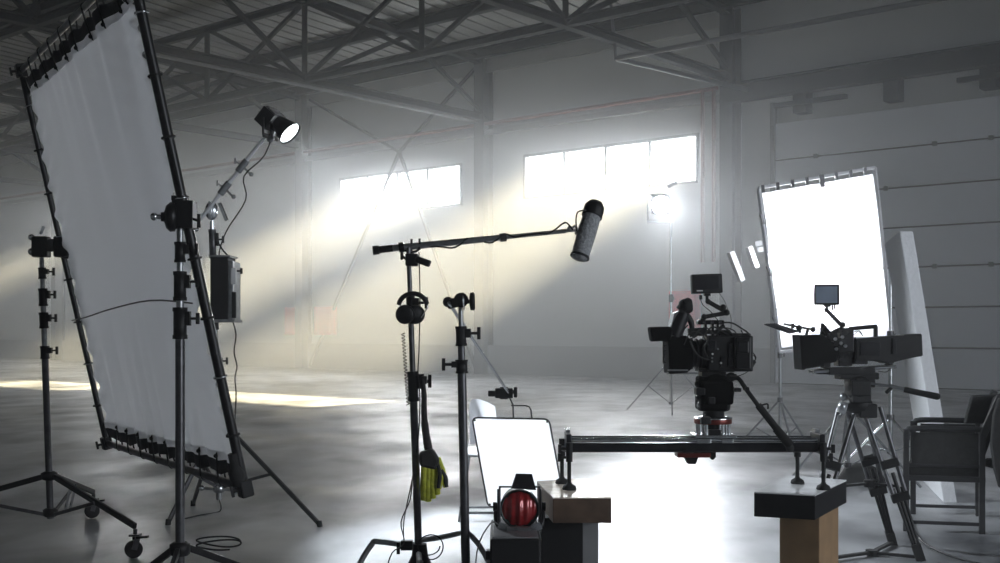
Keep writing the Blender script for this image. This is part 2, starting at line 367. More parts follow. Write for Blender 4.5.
# fabric: smooth in the middle, gathered towards its laced edges
rnd = random.Random(3); ph = [rnd.uniform(0, 6.28) for _ in range(12)]
def drape(a, b):
    db, dt, dl, dr = b-B0, B1-b, a*FW, (1-a)*FW; n = 0
    n += .010*math.exp(-db/.22)*(math.sin(a*61+ph[0]+2*math.sin(a*13))+.6*math.sin(a*97+ph[1]))
    n += .007*math.exp(-dt/.25)*(math.sin(a*47+ph[2]+2*math.sin(a*11))+.5*math.sin(a*83+ph[3]))
    n += .008*math.exp(-dr/.13)*(math.sin(b*44+a*55+ph[4]+1.5*math.sin(b*7))+.5*math.sin(b*71-a*40+ph[5]))
    n += .007*math.exp(-dl/.10)*(math.sin(b*37-a*50+ph[6])+.5*math.sin(b*67+ph[7]))
    n += .012*math.exp(-((1-a)*FW+dt)/.28)*math.sin((a*26+b*34)*1.6+ph[8])
    n += .004*math.sin(a*9+b*1.2+ph[9])*math.sin(b*2.1+ph[10]) + .0035*math.sin(a*31+.8*b+ph[11])*(.4+.6*math.exp(-dt/1.2))
    return 2.4*n - .03*math.sin(math.pi*a)*math.sin(math.pi*db/(B1-B0))
m = MB(); NA, NB = 190, 170; a0, a1, b0, b1 = .022, .982, B0+.125, B1-.115
vs_ = []
for j in range(NB+1):
    for i in range(NA+1):
        a = a0+(a1-a0)*i/NA; b_ = b0+(b1-b0)*j/NB
        sc = .012*abs(math.sin(math.pi*j/NB*11)) ; e = (i/NA)
        aa = a - (sc/FW if i == NA else 0) + (sc/FW if i == 0 else 0)
        vs_.append(S(aa, b_, drape(a, b_)))
m.add(vs_, [(j*(NA+1)+i, j*(NA+1)+i+1, (j+1)*(NA+1)+i+1, (j+1)*(NA+1)+i) for j in range(NB) for i in range(NA)], True)
fabric = T.part('diffusion_fabric', m, 'scrim')
def strip(fn0, fn1, n, thick, smooth=True):                           # a thin solid band between two edge curves
    m = MB(); vs = []
    for i in range(n+1):
        t = i/n; p, q = fn0(t), fn1(t); vs += [p-FNN*thick/2, q-FNN*thick/2, q+FNN*thick/2, p+FNN*thick/2]
    fs = [(4*i+k, 4*i+(k+1) % 4, 4*i+4+(k+1) % 4, 4*i+4+k) for i in range(n) for k in range(4)] + [(3, 2, 1, 0), (4*n, 4*n+1, 4*n+2, 4*n+3)]
    return m.add(vs, fs, False)
NT = 10
for lo in (True, False):
    e = (lambda t, d: S(.02+.965*t, B0+d, drape(.02+.965*t, B0+d)*.7)) if lo else (lambda t, d: S(.02+.965*t, B1-d, drape(.02+.965*t, B1-d)*.7))
    sc_ = lambda t: .020*abs(math.sin(math.pi*t*(NT-1)))
    T.part('white_hem', strip(lambda t: e(t, .145), lambda t: e(t, .098+.4*sc_(t)), 120, .003), 'hem', parent=fabric)
    T.part('webbing_band', strip(lambda t: e(t, .1+.4*sc_(t)), lambda t: e(t, .030+sc_(t)), 120, .004), 'webbing', 'black webbing laced to the frame', parent=fabric)
    for k in range(NT):
        t = (k+.02)/(NT-1) if k < NT-1 else .985; d0 = .0 if lo else -.02
        m = MB(); sg = 1
        c0 = S(.02+.965*t, (B0 if lo else B1+.02)); p1 = e(t, .125); up = FU if lo else -FU
        m.path([p1+FNN*.006, c0+FNN*.017+up*.006, c0-up*.018, c0-FNN*.017+up*.006, p1-FNN*.006], .005, 6, 4, closed=True); m.ball(p1+FNN*.01, .011, 8)
        T.part('tie', m, 'rubber')
for k in range(8):
    b_ = B0+.25+(B1-B0-.45)*k/7
    for a in (0, 1):
        m = MB(); s_ = 1 if a == 0 else -1
        c0 = S(a, b_); p1 = S(a+s_*.024, b_, .0)
        m.path([p1+FNN*.005, c0+FNN*.028, c0-FA*s_*.026, c0-FNN*.028, p1-FNN*.005], .0055, 6, 4, closed=True); m.ball(p1, .009, 8)
        T.part('tie', m, 'chrome' if k % 3 == 1 else 'rubber')
m = MB(); m.path([S(.02, -.42, .05), S(.2, -.40, .06), S(.45, -.36, .07), S(.75, -.33, .06), S(.98, -.36, .04)], .004, 6); T.part('cord', m, 'greycord', 'thin dark cord stretched across the fabric')
m = MB(); m.path([S(.0, .02, -.05), S(.06, -.45, -.04), S(.10, -1.1, -.05)], .006, 6); T.part('cord', m, 'greycord')

# ------------------------------------------------------------------ stands
def tknob(mb, p, d, ln=.05, w_=.05, r=.006, up=Z_):                   # a T-handle screw
    p, d = V(p), V(d).normalized(); mb.tube(p, p+d*ln, r); mb.bar(p+d*ln-V(up)*w_/2, p+d*ln+V(up)*w_/2, .014); return mb
def collar(T, a, b, z0, z1, r, parent=None, m='black', side=X_):
    """a locking collar between heights z0 and z1 on the pole a-b, with its T-handle"""
    a, b = V(a), V(b); at = lambda z: a+(b-a)*((z-a.z)/(b.z-a.z)); mb = MB(); h = z1-z0
    mb.lathe(at(z0), b-a, [(r*1.12, 0), (r*1.12, h*.12), (r, h*.14), (r, h*.86), (r*1.12, h*.88), (r*1.12, h)], 16)
    c = T.part('collar', mb, m, parent=parent); k = MB(); p = at(z0+h*.65)+side*r*.8
    k.box(p+side*.008, (.03, .03, h*.45)); tknob(k, p+side*.01, side, .045, .05); T.part('locking_knob', k, 'black', parent=c); return c

# front stand carrying the near side of the frame
c0 = V((-1.419, 5.1, 0)); c1 = c0+V((0, 0, 1.88))
T = Thing('light_stand', 'steel stand with a round grip disc, holding the near edge of the big fabric scrim', 'light stand', c0)
m = MB(); m.tube(c0+Z_*.17, c0+Z_*1.27, .0205); T.part('pole', m, 'darksteel')
m = MB(); m.tube(c0+Z_*1.25, c0+Z_*1.56, .0165); T.part('riser', m, 'dullsteel')
m = MB(); m.tube(c0+Z_*1.5, c0+Z_*1.86, .0145); T.part('riser', m, 'dullsteel')
collar(T, c0, c1, 1.26, 1.40, .029); collar(T, c0, c1, 1.43, 1.56, .027); collar(T, c0, c1, 1.60, 1.69, .023)
m = MB(); m.box(c0+Z_*1.82, (.058, .055, .14)); m.box(c0+Z_*1.885, (.07, .03, .02)); m.bar(c0+V((.02, 0, 1.82)), V(FR)+V((-.01, 0, .04)), .05, .06)
m.box(FR+V((0, 0, .03)), (.07, .08, .12)); h = T.part('grip_head', m, 'black', bevel=.006)
m = MB(); m.lathe(c0+V((-.03, -.01, 1.80)), (-1, -.25, 0), [(.03, -.02), (.064, -.01), (.066, .01), (.05, .028), (.022, .036), (.02, .05)], 24); T.part('grip_disc', m, 'blackmetal', parent=h)
m = MB(); m.tube(c0+V((-.07, -.02, 1.80)), c0+V((-.10, -.03, 1.80)), .012); m.ball(c0+V((-.105, -.03, 1.80)), .018); T.part('knob', m, 'chrome', parent=h)
m = MB(); tknob(m, c0+V((.03, -.02, 1.80)), (1, -.3, -.3), .07, .06); T.part('knob', m, 'black', parent=h)
m = MB(); m.lathe(c0+Z_*.30, Z_, [(.035, 0), (.045, .01), (.045, .05), (.03, .06)], 16); T.part('leg_hub', m, 'black'); m = MB(); m.tube(c0+Z_*.10, c0+Z_*.13, .035); T.part('brace_hub', m, 'black')
for dx, dy in ((.47, .58), (-.46, .52), (.02, -.62)):
    d = V((dx, dy, 0)); f = c0+d*.98+Z_*.02; m = MB(); m.bar(c0+d.normalized()*.04+Z_*.33, f, .02, .03)
    m.bar(c0+d.normalized()*.03+Z_*.115, c0+d*.5+Z_*.165, .015, .02); l = T.part('leg', m, 'blackmetal', bevel=.003)
    m = MB(); m.tube(f+V((0, 0, -.02)), f+V((0, 0, .025)), .02); T.part('rubber_foot', m, 'rubber', parent=l)
m = MB(); q = [c0+V((.06+.1*math.cos(t)+.10, .02*math.sin(2*t)+.05, .345+.022*math.sin(t)+.012*math.sin(t*.5))) for t in [i*.55 for i in range(22)]]; m.path(q, .004, 6, 3); T.part('coiled_cable', m, 'cord')

# roller stand with casters at the far left
c0 = V((-2.81, 7.2, 0)); tp = V((-2.87, 7.2, 1.76)); at = lambda z: V((-2.81-.06*(z/1.76), 7.2, z))
T = Thing('roller_stand', 'rolling stand on caster wheels, holding the far edge of the big fabric scrim', 'light stand', c0)
m = MB(); m.tube(at(.12), at(1.12), .021); T.part('pole', m, 'darksteel')
m = MB(); m.tube(at(1.1), at(1.45), .017); T.part('riser', m, 'dullsteel')
m = MB(); m.tube(at(1.4), at(1.80), .014); T.part('riser', m, 'dullsteel')
for z0, z1, r in ((1.31, 1.41, .026), (1.45, 1.56, .025), (1.62, 1.69, .022), (1.12, 1.2, .026)): collar(T, at(0), at(1.76), z0, z1, r)
m = MB(); m.box(at(1.82), (.10, .08, .13)); m.bar(at(1.83), FL+V((-.02, 0, .05)), .07, .08); m.box(FL+V((.0, 0, .04)), (.09, .10, .13)); m.bar(FL+V((0, -.02, .02)), FL+V((.16, .06, -.0)), .06, .1)
h = T.part('grip_head', m, 'blackmetal', bevel=.01)
m = MB(); m.ball(at(1.86)+V((-.06, 0, .02)), .02); m.ball(at(1.79)+V((-.062, 0, 0)), .022); m.bar(at(1.9), at(1.95)+V((.02, 0, 0)), .015); T.part('knob', m, 'chrome', parent=h)
m = MB(); m.lathe(at(.36), Z_, [(.03, 0), (.05, .01), (.05, .045), (.03, .055)], 16); T.part('leg_hub', m, 'black')
m = MB(); m.lathe(at(.13), Z_, [(.03, 0), (.045, .01), (.045, .045), (.03, .055)], 16); T.part('brace_hub', m, 'black')
def caster(T, p, parent=None):
    p = V(p); m = MB(); ax_ = V((.45, -.89, 0)).normalized(); m.lathe(p+V((0, 0, .05))-ax_*.018, ax_, [(.02, 0), (.045, .002), (.05, .008), (.05, .028), (.045, .034), (.02, .036)], 24)
    wv = T.part('caster_wheel', m, 'rubber', parent=parent)
    m = MB(); sd_ = V((.89, .45, 0))*.02; m.bar(p-ax_*.026+Z_*.05, p-ax_*.026+sd_+Z_*.125, .006, .03, sd_); m.bar(p+ax_*.026+Z_*.05, p+ax_*.026+sd_+Z_*.125, .006, .03, sd_); m.box(p+V((0, .03, .125)), (.06, .05, .012))
    m.tube(p+V((0, .03, .12)), p+V((0, .03, .16)), .012); T.part('caster_fork', m, 'darksteel', parent=parent)
    m = MB(); m.bar(p+V((.0, -.01, .115)), p+V((.09, -.02, .125)), .02, .012); T.part('brake_lever', m, 'black', parent=parent)
for f in (V((-2.09, 6.56, 0)), V((-3.62, 6.85, 0)), V((-2.82, 7.95, 0))):
    d = (f-c0); dn = d.normalized(); m = MB(); e = f+Z_*.175-V((0, -.03, 0)); m.bar(c0+dn*.045+Z_*.385, e, .022, .034)
    l = T.part('leg', m, 'blackmetal', bevel=.004); m = MB(); m.bar(c0+dn*.045+Z_*.15, c0+d*.55+Z_*.27, .014, .022); T.part('brace', m, 'darksteel', bevel=.003); caster(T, f, l)
for dx_ in (.05, .08):
    m = MB(); m.bar(c0+V((dx_, .1, .16)), c0+V((dx_+.08, -.02, .33)), .01, .02); T.part('leg_lock', m, 'chrome')

# boom stand behind the frame, with boom arm
c0 = V((-1.95, 8.0, 0)); at = lambda z: V((-1.95-.055*(z/2.1), 8.0, z))
T = Thing('boom_stand', 'silver stand with a slanted bright boom arm, half hidden behind the big fabric scrim', 'light stand', c0)
m = MB(); m.tube(at(.12), at(1.35), .02); T.part('pole', m, 'dullsteel')
m = MB(); m.tube(at(1.3), at(2.06), .016); T.part('riser', m, 'chrome')
for z0, z1, r in ((1.80, 2.0, .024), (1.30, 1.42, .028), (1.02, 1.12, .03)): collar(T, at(0), at(2.1), z0, z1, r, m='darksteel' if z0 > 1 else 'black')
m = MB(); m.ball(at(2.13), .045, 16, (1, .8, 1.5)); m.box(at(2.13), (.02, .11, .12)); h = T.part('grip_head', m, 'chrome')
m = MB(); m.bar(at(2.14)+V((.06, -.02, .04)), at(2.08)+V((.11, -.03, -.02)), .02); m.ball(at(2.0)+V((-.11, 0, 0)), .018); T.part('wing_handle', m, 'chrome', parent=h)
BA, BB = P(188, 235, 7.95), P(276, 123, 7.85)
m = MB(); m.tube(BA, BB, .0135); T.part('boom_arm', m, 'brightmetal')
bd = (BB-BA).normalized()
for t in (.42, .62):
    p = BA+(BB-BA)*t; m = MB(); m.tube(p-bd*.05, p+bd*.05, .024); m.tube(p, p+V((.05, -.02, -.05)), .008); m.ball(p+V((.065, -.02, -.06)), .016); tknob(m, p, (-.7, 0, .5), .06, .04); T.part('boom_clamp', m, 'dullsteel')
m = MB(); p1 = BA+(BB-BA)*.6; m.path([BB, BA+(BB-BA)*.8+V((.05, -.03, -.07)), p1+V((.03, -.03, -.06)), p1+V((.04, -.02, -.22)), at(1.98)+V((.10, -.02, 0)), at(1.8)+V((.05, -.03, 0)), at(1.7)+V((.12, -.03, -.02))], .005, 6); T.part('cable', m, 'cord')
m = MB(); m.lathe(at(.62), Z_, [(.03, 0), (.045, .01), (.045, .05), (.03, .06)], 16); T.part('leg_hub', m, 'black')
m = MB(); m.lathe(at(.17), Z_, [(.03, 0), (.04, .01), (.04, .05), (.02, .06)], 16); m.bar(at(.2)+V((-.10, 0, .0)), at(.2)+V((.10, -.02, -.01)), .02); m.ball(at(.2)+V((-.12, 0, 0)), .02); m.ball(at(.2)+V((.11, -.02, -.02)), .025); T.part('brace_hub', m, 'chrome')
for f in (G(320, 527), G(168, 525), G(193, 506)):
    d = f-c0; e = c0+Z_*.65+d*.05; m = MB(); m.bar(e, f+Z_*.015, .022, .026); l = T.part('leg', m, 'darksteel', bevel=.003)
    m = MB(); mid = e+(f-e)*.5; m.bar(at(.2), mid, .012, .02); T.part('brace', m, 'darksteel')
    m = MB(); m.tube(f+Z_*.0, f+Z_*.04-d*.01, .018); T.part('rubber_foot', m, 'rubber', parent=l)
m = MB(); m.path([at(.12), G(220, 512)+Z_*.006, G(200, 516)+Z_*.006, G(178, 521)+Z_*.006], .005, 6); T.part('cable', m, 'cord')

# ballast hanging on the boom stand
c = P(226, 322, 7.85)
T = Thing('ballast_box', 'black power box with a metal side panel, hanging on the silver boom stand', 'power box', c)
m = MB(); m.pbox(214, 257, 232, 322, 7.9, .22); T.part('housing', m, 'black', bevel=.008)
m = MB(); m.pbox(232, 262, 237, 322, 7.9, .22); T.part('side_panel', m, 'dullsteel', 'grey metal side panel', bevel=.004)
m = MB(); m.pbox(231.5, 268, 236, 284, 7.775, .02); T.part('display', m, 'label'); m = MB(); m.pbox(232, 292, 236, 318, 7.775, .02); T.part('vent_panel', m, 'black')
for q_ in ((214, 319.5, 238.5, 322.5), (214, 256, 234, 258)):
    m = MB(); m.pbox(*q_, 7.9, .24); T.part('edge_rail', m, 'dullsteel')
m = MB(); tknob(m, P(237, 271, 7.85), X_, .03, .04); T.part('knob', m, 'black')
m = MB(); m.path([P(233, 322, 7.9), P(236, 335, 7.9), P(234, 352, 7.9), P(237, 366, 7.9), P(235, 378, 7.9), P(236, 400, 7.9), P(232, 455, 7.95)], .005, 6); T.part('cable', m, 'cord')
m = MB(); m.path([P(229, 257, 7.9), P(222, 249, 7.9), P(217, 240, 7.92)], .006, 6); T.part('cable', m, 'cord')

# lamp at the end of the boom
LD = V((.70, -.24, -.67)).normalized(); LC = P(290, 133.5, 7.75)
T = Thing('studio_lamp', 'lit studio lamp with round reflector on the end of the raised boom arm', 'studio lamp', LC-LD*.2)
Rr = LD.cross(Z_).normalized(); Ru = Rr.cross(LD)
m = MB(); m.lathe(LC-LD*.13, LD, [(.045, 0), (.052, .02), (.085, .13), (.088, .135), (.082, .135), (.05, .03)], 32, False); T.part('reflector', m, 'darksteel')
m = MB(); m.lathe(LC-LD*.012, LD, [(.081, 0), (.081, .003)], 32); T.part('lamp_glass', m, emis('lamp_glow', (.9, .96, 1), 14), 'glowing white glass')
m = MB(); bc = P(270.5, 119.5, 7.85); m.box(bc, (.17, .11, .12), (Rr, LD, Ru))
for k in range(5): m.box(bc+LD*(-.06), (.15-.01*k, .015, .006), (Rr, LD, Ru)); m.box(bc+Ru*(.062)+LD*(-.04+.02*k), (.15, .006, .02), (Rr, LD, Ru))
T.part('lamp_body', m, 'blackmetal', bevel=.006)
m = MB(); m.tube(bc+LD*.05, LC-LD*.12, .05); T.part('mount_ring', m, 'blackmetal')
m = MB(); m.bar(bc+Rr*.095+LD*.0, bc+Rr*.095-Z_*.12, .012, .03); m.bar(bc-Rr*.095, bc-Rr*.095-Z_*.12, .012, .03); m.bar(bc+Rr*.095-Z_*.12, bc-Rr*.095-Z_*.12, .012, .03); T.part('yoke', m, 'blackmetal')
m = MB(); tknob(m, bc-Rr*.1, V((-1, .1, .6)), .06, .05); m.ball(bc-Z_*.13, .028); m.tube(bc-Rr*.1, bc-Z_*.13, .01); m.tube(bc-Z_*.13, BB, .018); T.part('tilt_clamp', m, 'dullsteel')
light('boom_lamp_light', 'SPOT', LC+LD*.01, LD, 800, (.85, .93, 1), spot_size=R(86), spot_blend=.5, shadow_soft_size=.07)

# ================================================================== BOOM MICROPHONE STAND
YM = 5.0
a, b = P(419, 560, YM), P(409, 262, YM); at = lambda z: a+(b-a)*((z-a.z)/(b.z-a.z))
T = Thing('microphone_stand', 'dark stand with bent legs that holds the microphone boom and the headphones', 'microphone stand', V((at(0).x, YM, 0)))
m = MB(); m.tube(at(.22), at(1.02), .0165); T.part('pole', m, 'darksteel')
m = MB(); m.tube(at(1.0), at(1.40), .0125); T.part('riser', m, 'darksteel')
m = MB(); m.tube(at(1.38), at(1.66), .0105); T.part('riser', m, 'darksteel')
collar(T, at(0), at(1.6), .99, 1.12, .022); collar(T, at(0), at(1.6), 1.36, 1.45, .018)
m = MB(); m.box(P(412, 260, YM), (.055, .05, .055)); tknob(m, P(407, 260, YM), V((-1, 0, .9)), .03, .04); m.bar(P(416, 259, YM-.03), P(430, 264, YM-.04), .035, .03); h = T.part('grip_head', m, 'blackmetal', bevel=.006)
m = MB(); m.path([P(402, 245, YM), P(405, 250, YM), P(411, 252, YM), P(418, 250, YM), P(420, 242, YM)], .006, 8); m.tube(P(412, 252, YM), P(412, 262, YM), .009); m.tube(P(411.5, 252, YM), P(411.5, 239, YM), .005); m.tube(P(419.5, 250, YM), P(419.5, 238.5, YM), .005); T.part('boom_cradle', m, 'black', parent=h)
hub = at(.36)
m = MB(); m.lathe(at(.20), Z_, [(.045, 0), (.075, .02), (.06, .07), (.035, .12), (.03, .17)], 16); m.box(P(407, 545, YM-.03), (.05, .04, .04)); tknob(m, P(405, 546, YM-.04), (-1, -.2, -.3), .03, .05); T.part('leg_hub', m, 'black')
m = MB(); hh = at(.365); m.path([hh, P(402, 544.5, YM), P(377, 541.5, YM-.02), P(372, 544, YM-.02), P(358, 568, YM-.06), P(344, 618, YM-.15)], .0125, 10, 3); T.part('leg', m, 'dullsteel')
m = MB(); hh = at(.385); m.path([hh, P(440, 537.5, YM+.05), P(463, 532.5, YM+.1), P(469, 534, YM+.1), P(484, 553, YM+.08), P(512, 612, YM+.02)], .0125, 10, 3); T.part('leg', m, 'dullsteel')
m = MB(); hh = at(.33); m.path([hh, hh+V((.02, -.25, .01)), hh+V((.03, -.31, -.01)), hh+V((.05, -.5, -.33))], .0125, 10, 3); T.part('leg', m, 'dullsteel')
m = MB(); tknob(m, P(423, 381, YM), X_, .03, .055); m.pbox(419, 374, 424, 386, YM, .03); T.part('boom_clamp', m, 'black')
m = MB(); m.path([P(419, 252, YM), P(420, 300, YM-.02), P(419, 350, YM-.02), P(418, 372, YM-.02), P(420, 400, YM-.03), P(418, 440, YM-.02), P(412, 480, YM), P(404, 520, YM-.02), P(404, 540, YM-.02)], .0028, 6); T.part('cable', m, 'cord')
m = MB(); m.path([P(412, 480, YM), P(410, 500, YM-.03), P(401, 522, YM-.02), P(404, 543, YM-.05), P(392, 553, YM-.06), P(385, 575, YM-.06)], .0028, 6)
q = [P(428+12*math.cos(t)+t*.5, 546+(8+t*.7)*math.sin(t), YM-.05+.004*t) for t in [i*.5 for i in range(18)]]; m.path(q, .0028, 6, 2); T.part('cable', m, 'cord')
m = MB(); q = [P(403+i*.04+1.7*math.cos(i*1.05), 333+i*.56, YM-.01+.006*math.sin(i*1.05)) for i in range(130)]; m.path(q, .0021, 5, 0); T.part('coiled_cable', m, 'rubber')

T = Thing('boom_pole', 'long grey microphone boom pole lying nearly level across its stand', 'boom pole', P(460, 243, YM))
PA, PB, PC, PD = P(373, 250.5, YM), P(425, 244.5, YM), P(503, 237.5, YM+.03), P(566, 231, YM+.06)
m = MB(); m.tube(PA, PA+(PB-PA)*.38, .0155); m.tube(PA, PA+(PB-PA)*.12, .02); T.part('hand_grip', m, 'black')
m = MB(); m.tube(PA+(PB-PA)*.3, PC, .0155, .0135); T.part('pole', m, 'dullsteel')
m = MB(); m.tube(PC, PD, .0095); T.part('pole', m, 'dullsteel')
m = MB(); m.tube(PC+(PD-PC)*-.05, PC+(PD-PC)*.05, .019); T.part('locking_ring', m, 'darksteel')
m = MB(); m.tube(PA+(PB-PA)*.5, PA+(PB-PA)*.6, .022); T.part('locking_ring', m, 'black')
m = MB(); wav = [(401, 246, 0), (437, 246.5, -.02), (452, 248, -.02), (461, 244, -.02), (467, 239, -.01), (478, 240, .02), (490, 243, -.02), (498, 239, -.02), (505, 234, 0), (515, 237, -.01), (526, 235, -.02), (540, 233.5, -.02), (548, 233.5, -.02), (556, 229, -.02), (562, 224, -.02), (567, 223, 0), (573, 230, 0)]
m.path([P(x, y, YM+.02+d) for x, y, d in wav], .004, 6, 3); T.part('cable', m, 'cord')
MT, MBm = P(595.5, 204, YM+.1), P(579, 259.5, YM+.02)
T = Thing('shotgun_microphone', 'furry grey microphone windshield tilted at the end of the boom pole', 'microphone', MBm)
d = (MT-MBm).normalized(); Ln = (MT-MBm).length
m = MB(); m.lathe(MBm, d, [(.012, 0), (.034, .004), (.0395, .03), (.042, Ln*.5), (.040, Ln*.8), (.041, Ln*.82)], 28); T.part('windshield', m, 'furry')
m = MB(); m.lathe(MBm+d*(Ln*.79), d, [(.043, 0), (.046, .02), (.044, .045), (.030, .066), (.008, .074)], 28); T.part('windshield_cap', m, 'black')
m = MB(); m.lathe(MBm+d*.01, d, [(.043, 0), (.043, .008)], 28); T.part('band', m, 'black'); m = MB(); m.lathe(MBm+d*(Ln*.77), d, [(.046, 0), (.046, .01)], 28); T.part('band', m, 'black')
m = MB(); m.path([PD, P(571, 229, YM+.05), P(575, 226, YM+.05), P(578, 230, YM+.05), P(583, 232, YM+.06)], .006, 8); m.ball(P(570, 229, YM+.05), .014); m.bar(P(566, 231, YM+.05), P(582, 230, YM+.06), .012); m.ball(P(577, 233, YM+.05), .011); T.part('swivel_mount', m, 'dullsteel')
m = MB(); m.path([P(577, 232, YM+.05), P(576, 220, YM+.02), P(578, 212, YM+.02), P(586, 210, YM+.04)], .0035, 6); T.part('cable', m, 'cord')

# headphones
T = Thing('headphones', 'black headphones hanging on the microphone stand pole', 'headphones', P(411, 325, YM-.04))
c = P(413, 307, YM-.035); pts = []
for i in range(13):
    t = R(12+i*13.2); pts.append(c+V((.062*math.cos(t), -.01*math.sin(t), .058*math.sin(t))))
m = MB(); m.path(pts, .0105, 8, 2); hb_ = T.part('headband', m, 'black')
m = MB(); m.path([pts[-1], P(400, 305, YM-.04), P(403, 314, YM-.05)], .003, 6); m.path([pts[0], P(427, 308, YM-.04), P(421, 318, YM-.04)], .003, 6); T.part('ear_cup_arm', m, 'chrome', parent=hb_)
for x, dy in ((406.5, -.045), (414.5, -.025)):
    m = MB(); m.lathe(P(x, 314.5, YM+dy+.02), V((.25 if x > 410 else -.25, -1, 0)), [(.03, 0), (.04, .006), (.042, .025), (.036, .034), (.012, .038)], 24); T.part('ear_cup', m, 'black')

# strap and work gloves
T = Thing('work_gloves', 'pair of yellow-green and black work gloves clipped to the microphone stand', 'gloves', P(433, 500, YM-.05))
def gp(x, y, d=0): return P(x, y, YM-.06+d)
m = MB(); m.ball(gp(427, 459), .038, 12, (1, .6, .9)); m.pprism([(419, 452), (433, 448), (440, 460), (436, 470), (420, 466)], YM-.06, .05); T.part('cuff', m, 'gloveblack', bevel=.012)
m = MB()
for fx, ex, ey in ((425, 424, 500), (429, 428, 501), (433, 432.5, 498), (437, 437, 494)): m.path([gp(fx, 466), gp(fx-.5, 482, -.01), gp(ex, ey, -.005)], [.017, .018, .015], 8, 3)
m.path([gp(436, 468), gp(440, 478, -.01), gp(438, 488, -.01)], .015, 8, 3); T.part('glove', m, 'glove', 'yellow-green glove')
m = MB()
for fx, ex, ey in ((434, 436, 486), (438, 442, 484), (441, 446, 487)): m.path([gp(fx-3, 458, .02), gp(fx+1, 470, .01), gp(ex, ey, .015)], [.012, .014, .012], 8, 3)
T.part('glove', m, 'glove', 'second yellow-green glove, half behind the first')
m = MB(); m.path([gp(441, 470), gp(445, 477), gp(446.5, 487)], [.010, .012, .009], 8, 3); m.path([gp(437, 462), gp(440, 474, -.03), gp(438.5, 488, -.03)], [.008, .009, .008], 8, 3); T.part('finger_trim', m, 'gloveblack')
T = Thing('safety_strap', 'black webbing strap hanging on the microphone stand above the gloves', 'strap', gp(428, 450))
m = MB(); pts = [(422.5, 380), (424, 395), (424, 410), (425.5, 430), (429, 452)]
m.path([gp(x, y, .02) for x, y in pts], [.011, .012, .013, .016, .018], 8, 4); T.part('webbing', m, 'darkfabric'); m = MB(); m.pbox(421, 376, 427, 384, YM-.03, .03); T.part('buckle', m, 'blackmetal', bevel=.004)

# ================================================================== SECOND GRIP STAND WITH ARM
YS = 4.65
a, b = P(466.5, 600, YS), P(460.5, 305, YS); at = lambda z: a+(b-a)*((z-a.z)/(b.z-a.z))
T = Thing('grip_stand', 'dark grip stand with a round clamp head and a thin arm to the white reflector', 'grip stand', V((at(0).x, YS, 0)))
m = MB(); m.tube(at(.1), at(1.17), .0182); T.part('pole', m, 'darksteel')
m = MB(); m.tube(at(1.1), at(1.30), .0145); T.part('riser', m, 'darksteel')
m = MB(); m.tube(at(1.25), at(1.40), .010); T.part('riser', m, 'dullsteel')
collar(T, at(0), at(1.4), 1.235, 1.315, .021); collar(T, at(0), at(1.4), 1.125, 1.18, .023, side=-X_)
m = MB(); m.bar(P(447, 305, YS), P(463, 300.5, YS), .045, .04); m.tube(P(461, 300, YS+.03), P(461, 300, YS-.03), .03); h = T.part('grip_head', m, 'blackmetal', bevel=.008)
m = MB(); m.lathe(P(463, 301.5, YS), (1, 0, .05), [(.038, 0), (.036, .006)], 24); T.part('grip_disc', m, 'chrome', parent=h)
m = MB(); m.tube(P(464, 301.5, YS), P(471, 301.5, YS), .009); m.lathe(P(469.5, 301.5, YS), (1, 0, .03), [(.02, 0), (.036, .003), (.037, .018), (.03, .022)], 20); T.part('knob', m, 'black', parent=h)
m = MB(); m.ball(P(448, 302, YS), .022); T.part('knob', m, 'black', parent=h)
EA, EB = P(449, 303, YS-.05), P(508, 392, 5.75)
m = MB(); m.tube(EA, EB, .0075); T.part('extension_arm', m, 'chrome')
for d in (V((.45, .25, 0)), V((-.43, .2, 0)), V((0, -.5, 0))):
    m = MB(); m.path([at(.25)+d*.03, at(.25)+d*.45, at(.22)+d*.6, V((at(0).x, YS, .015))+d], .0125, 8, 3); T.part('leg', m, 'dullsteel')
m = MB(); m.tube(at(.08), at(.34), .03); T.part('leg_hub', m, 'black')
YF = 5.8
m = MB(); m.box(P(504, 393, YF), (.09, .05, .05)); m.bar(P(488, 393.5, YF), P(497, 393.5, YF), .03); m.tube(P(508, 393, YF), P(515, 391.5, YF), .01); m.bar(P(515.5, 387, YF), P(515.5, 397.5, YF), .018, .03); m.tube(P(504, 387, YF), P(504, 399, YF), .022); T.part('arm_head', m, 'blackmetal', bevel=.005)

# reflector flag held by the arm
T = Thing('reflector_flag', 'white rectangular reflector in a thin rounded wire frame, in front of the white chair', 'reflector', P(520, 507, YF))
m = MB(); cs = [P(472, 417.5, YF), P(549, 419, YF), P(565, 505, YF+.12), P(488, 507, YF+.12)]
def rounded(cs, f=.06, n=4):
    out = []
    for i, c in enumerate(cs):
        a_, b_ = cs[i-1], cs[(i+1) % len(cs)]; p, q = c+(a_-c).normalized()*f*.5, c+(b_-c).normalized()*f*.5
        for k in range(n+1): t = k/n; out.append(p*(1-t)**2+c*2*t*(1-t)+q*t*t)
    return out
m.path(rounded(cs), .0045, 8, 0, closed=True); wf = T.part('wire_frame', m, 'darksteel')
m = MB(); m.path([P(508, 394, YF), P(513, 405, YF), P(513.5, 418.5, YF)], .0045, 8, 0); m.path([P(511, 405.5, YF), P(525, 405.5, YF), P(529, 406.5, YF), P(531, 410, YF), P(532, 419, YF)], .004, 8, 0); T.part('wire_handle', m, 'darksteel', parent=wf)
cen = sum(cs, V())/4; inn = [c+(cen-c)*.025 for c in cs]; nn = (cs[1]-cs[0]).cross(cs[3]-cs[0]).normalized()
m = MB(); NQ = 24; vs_ = []
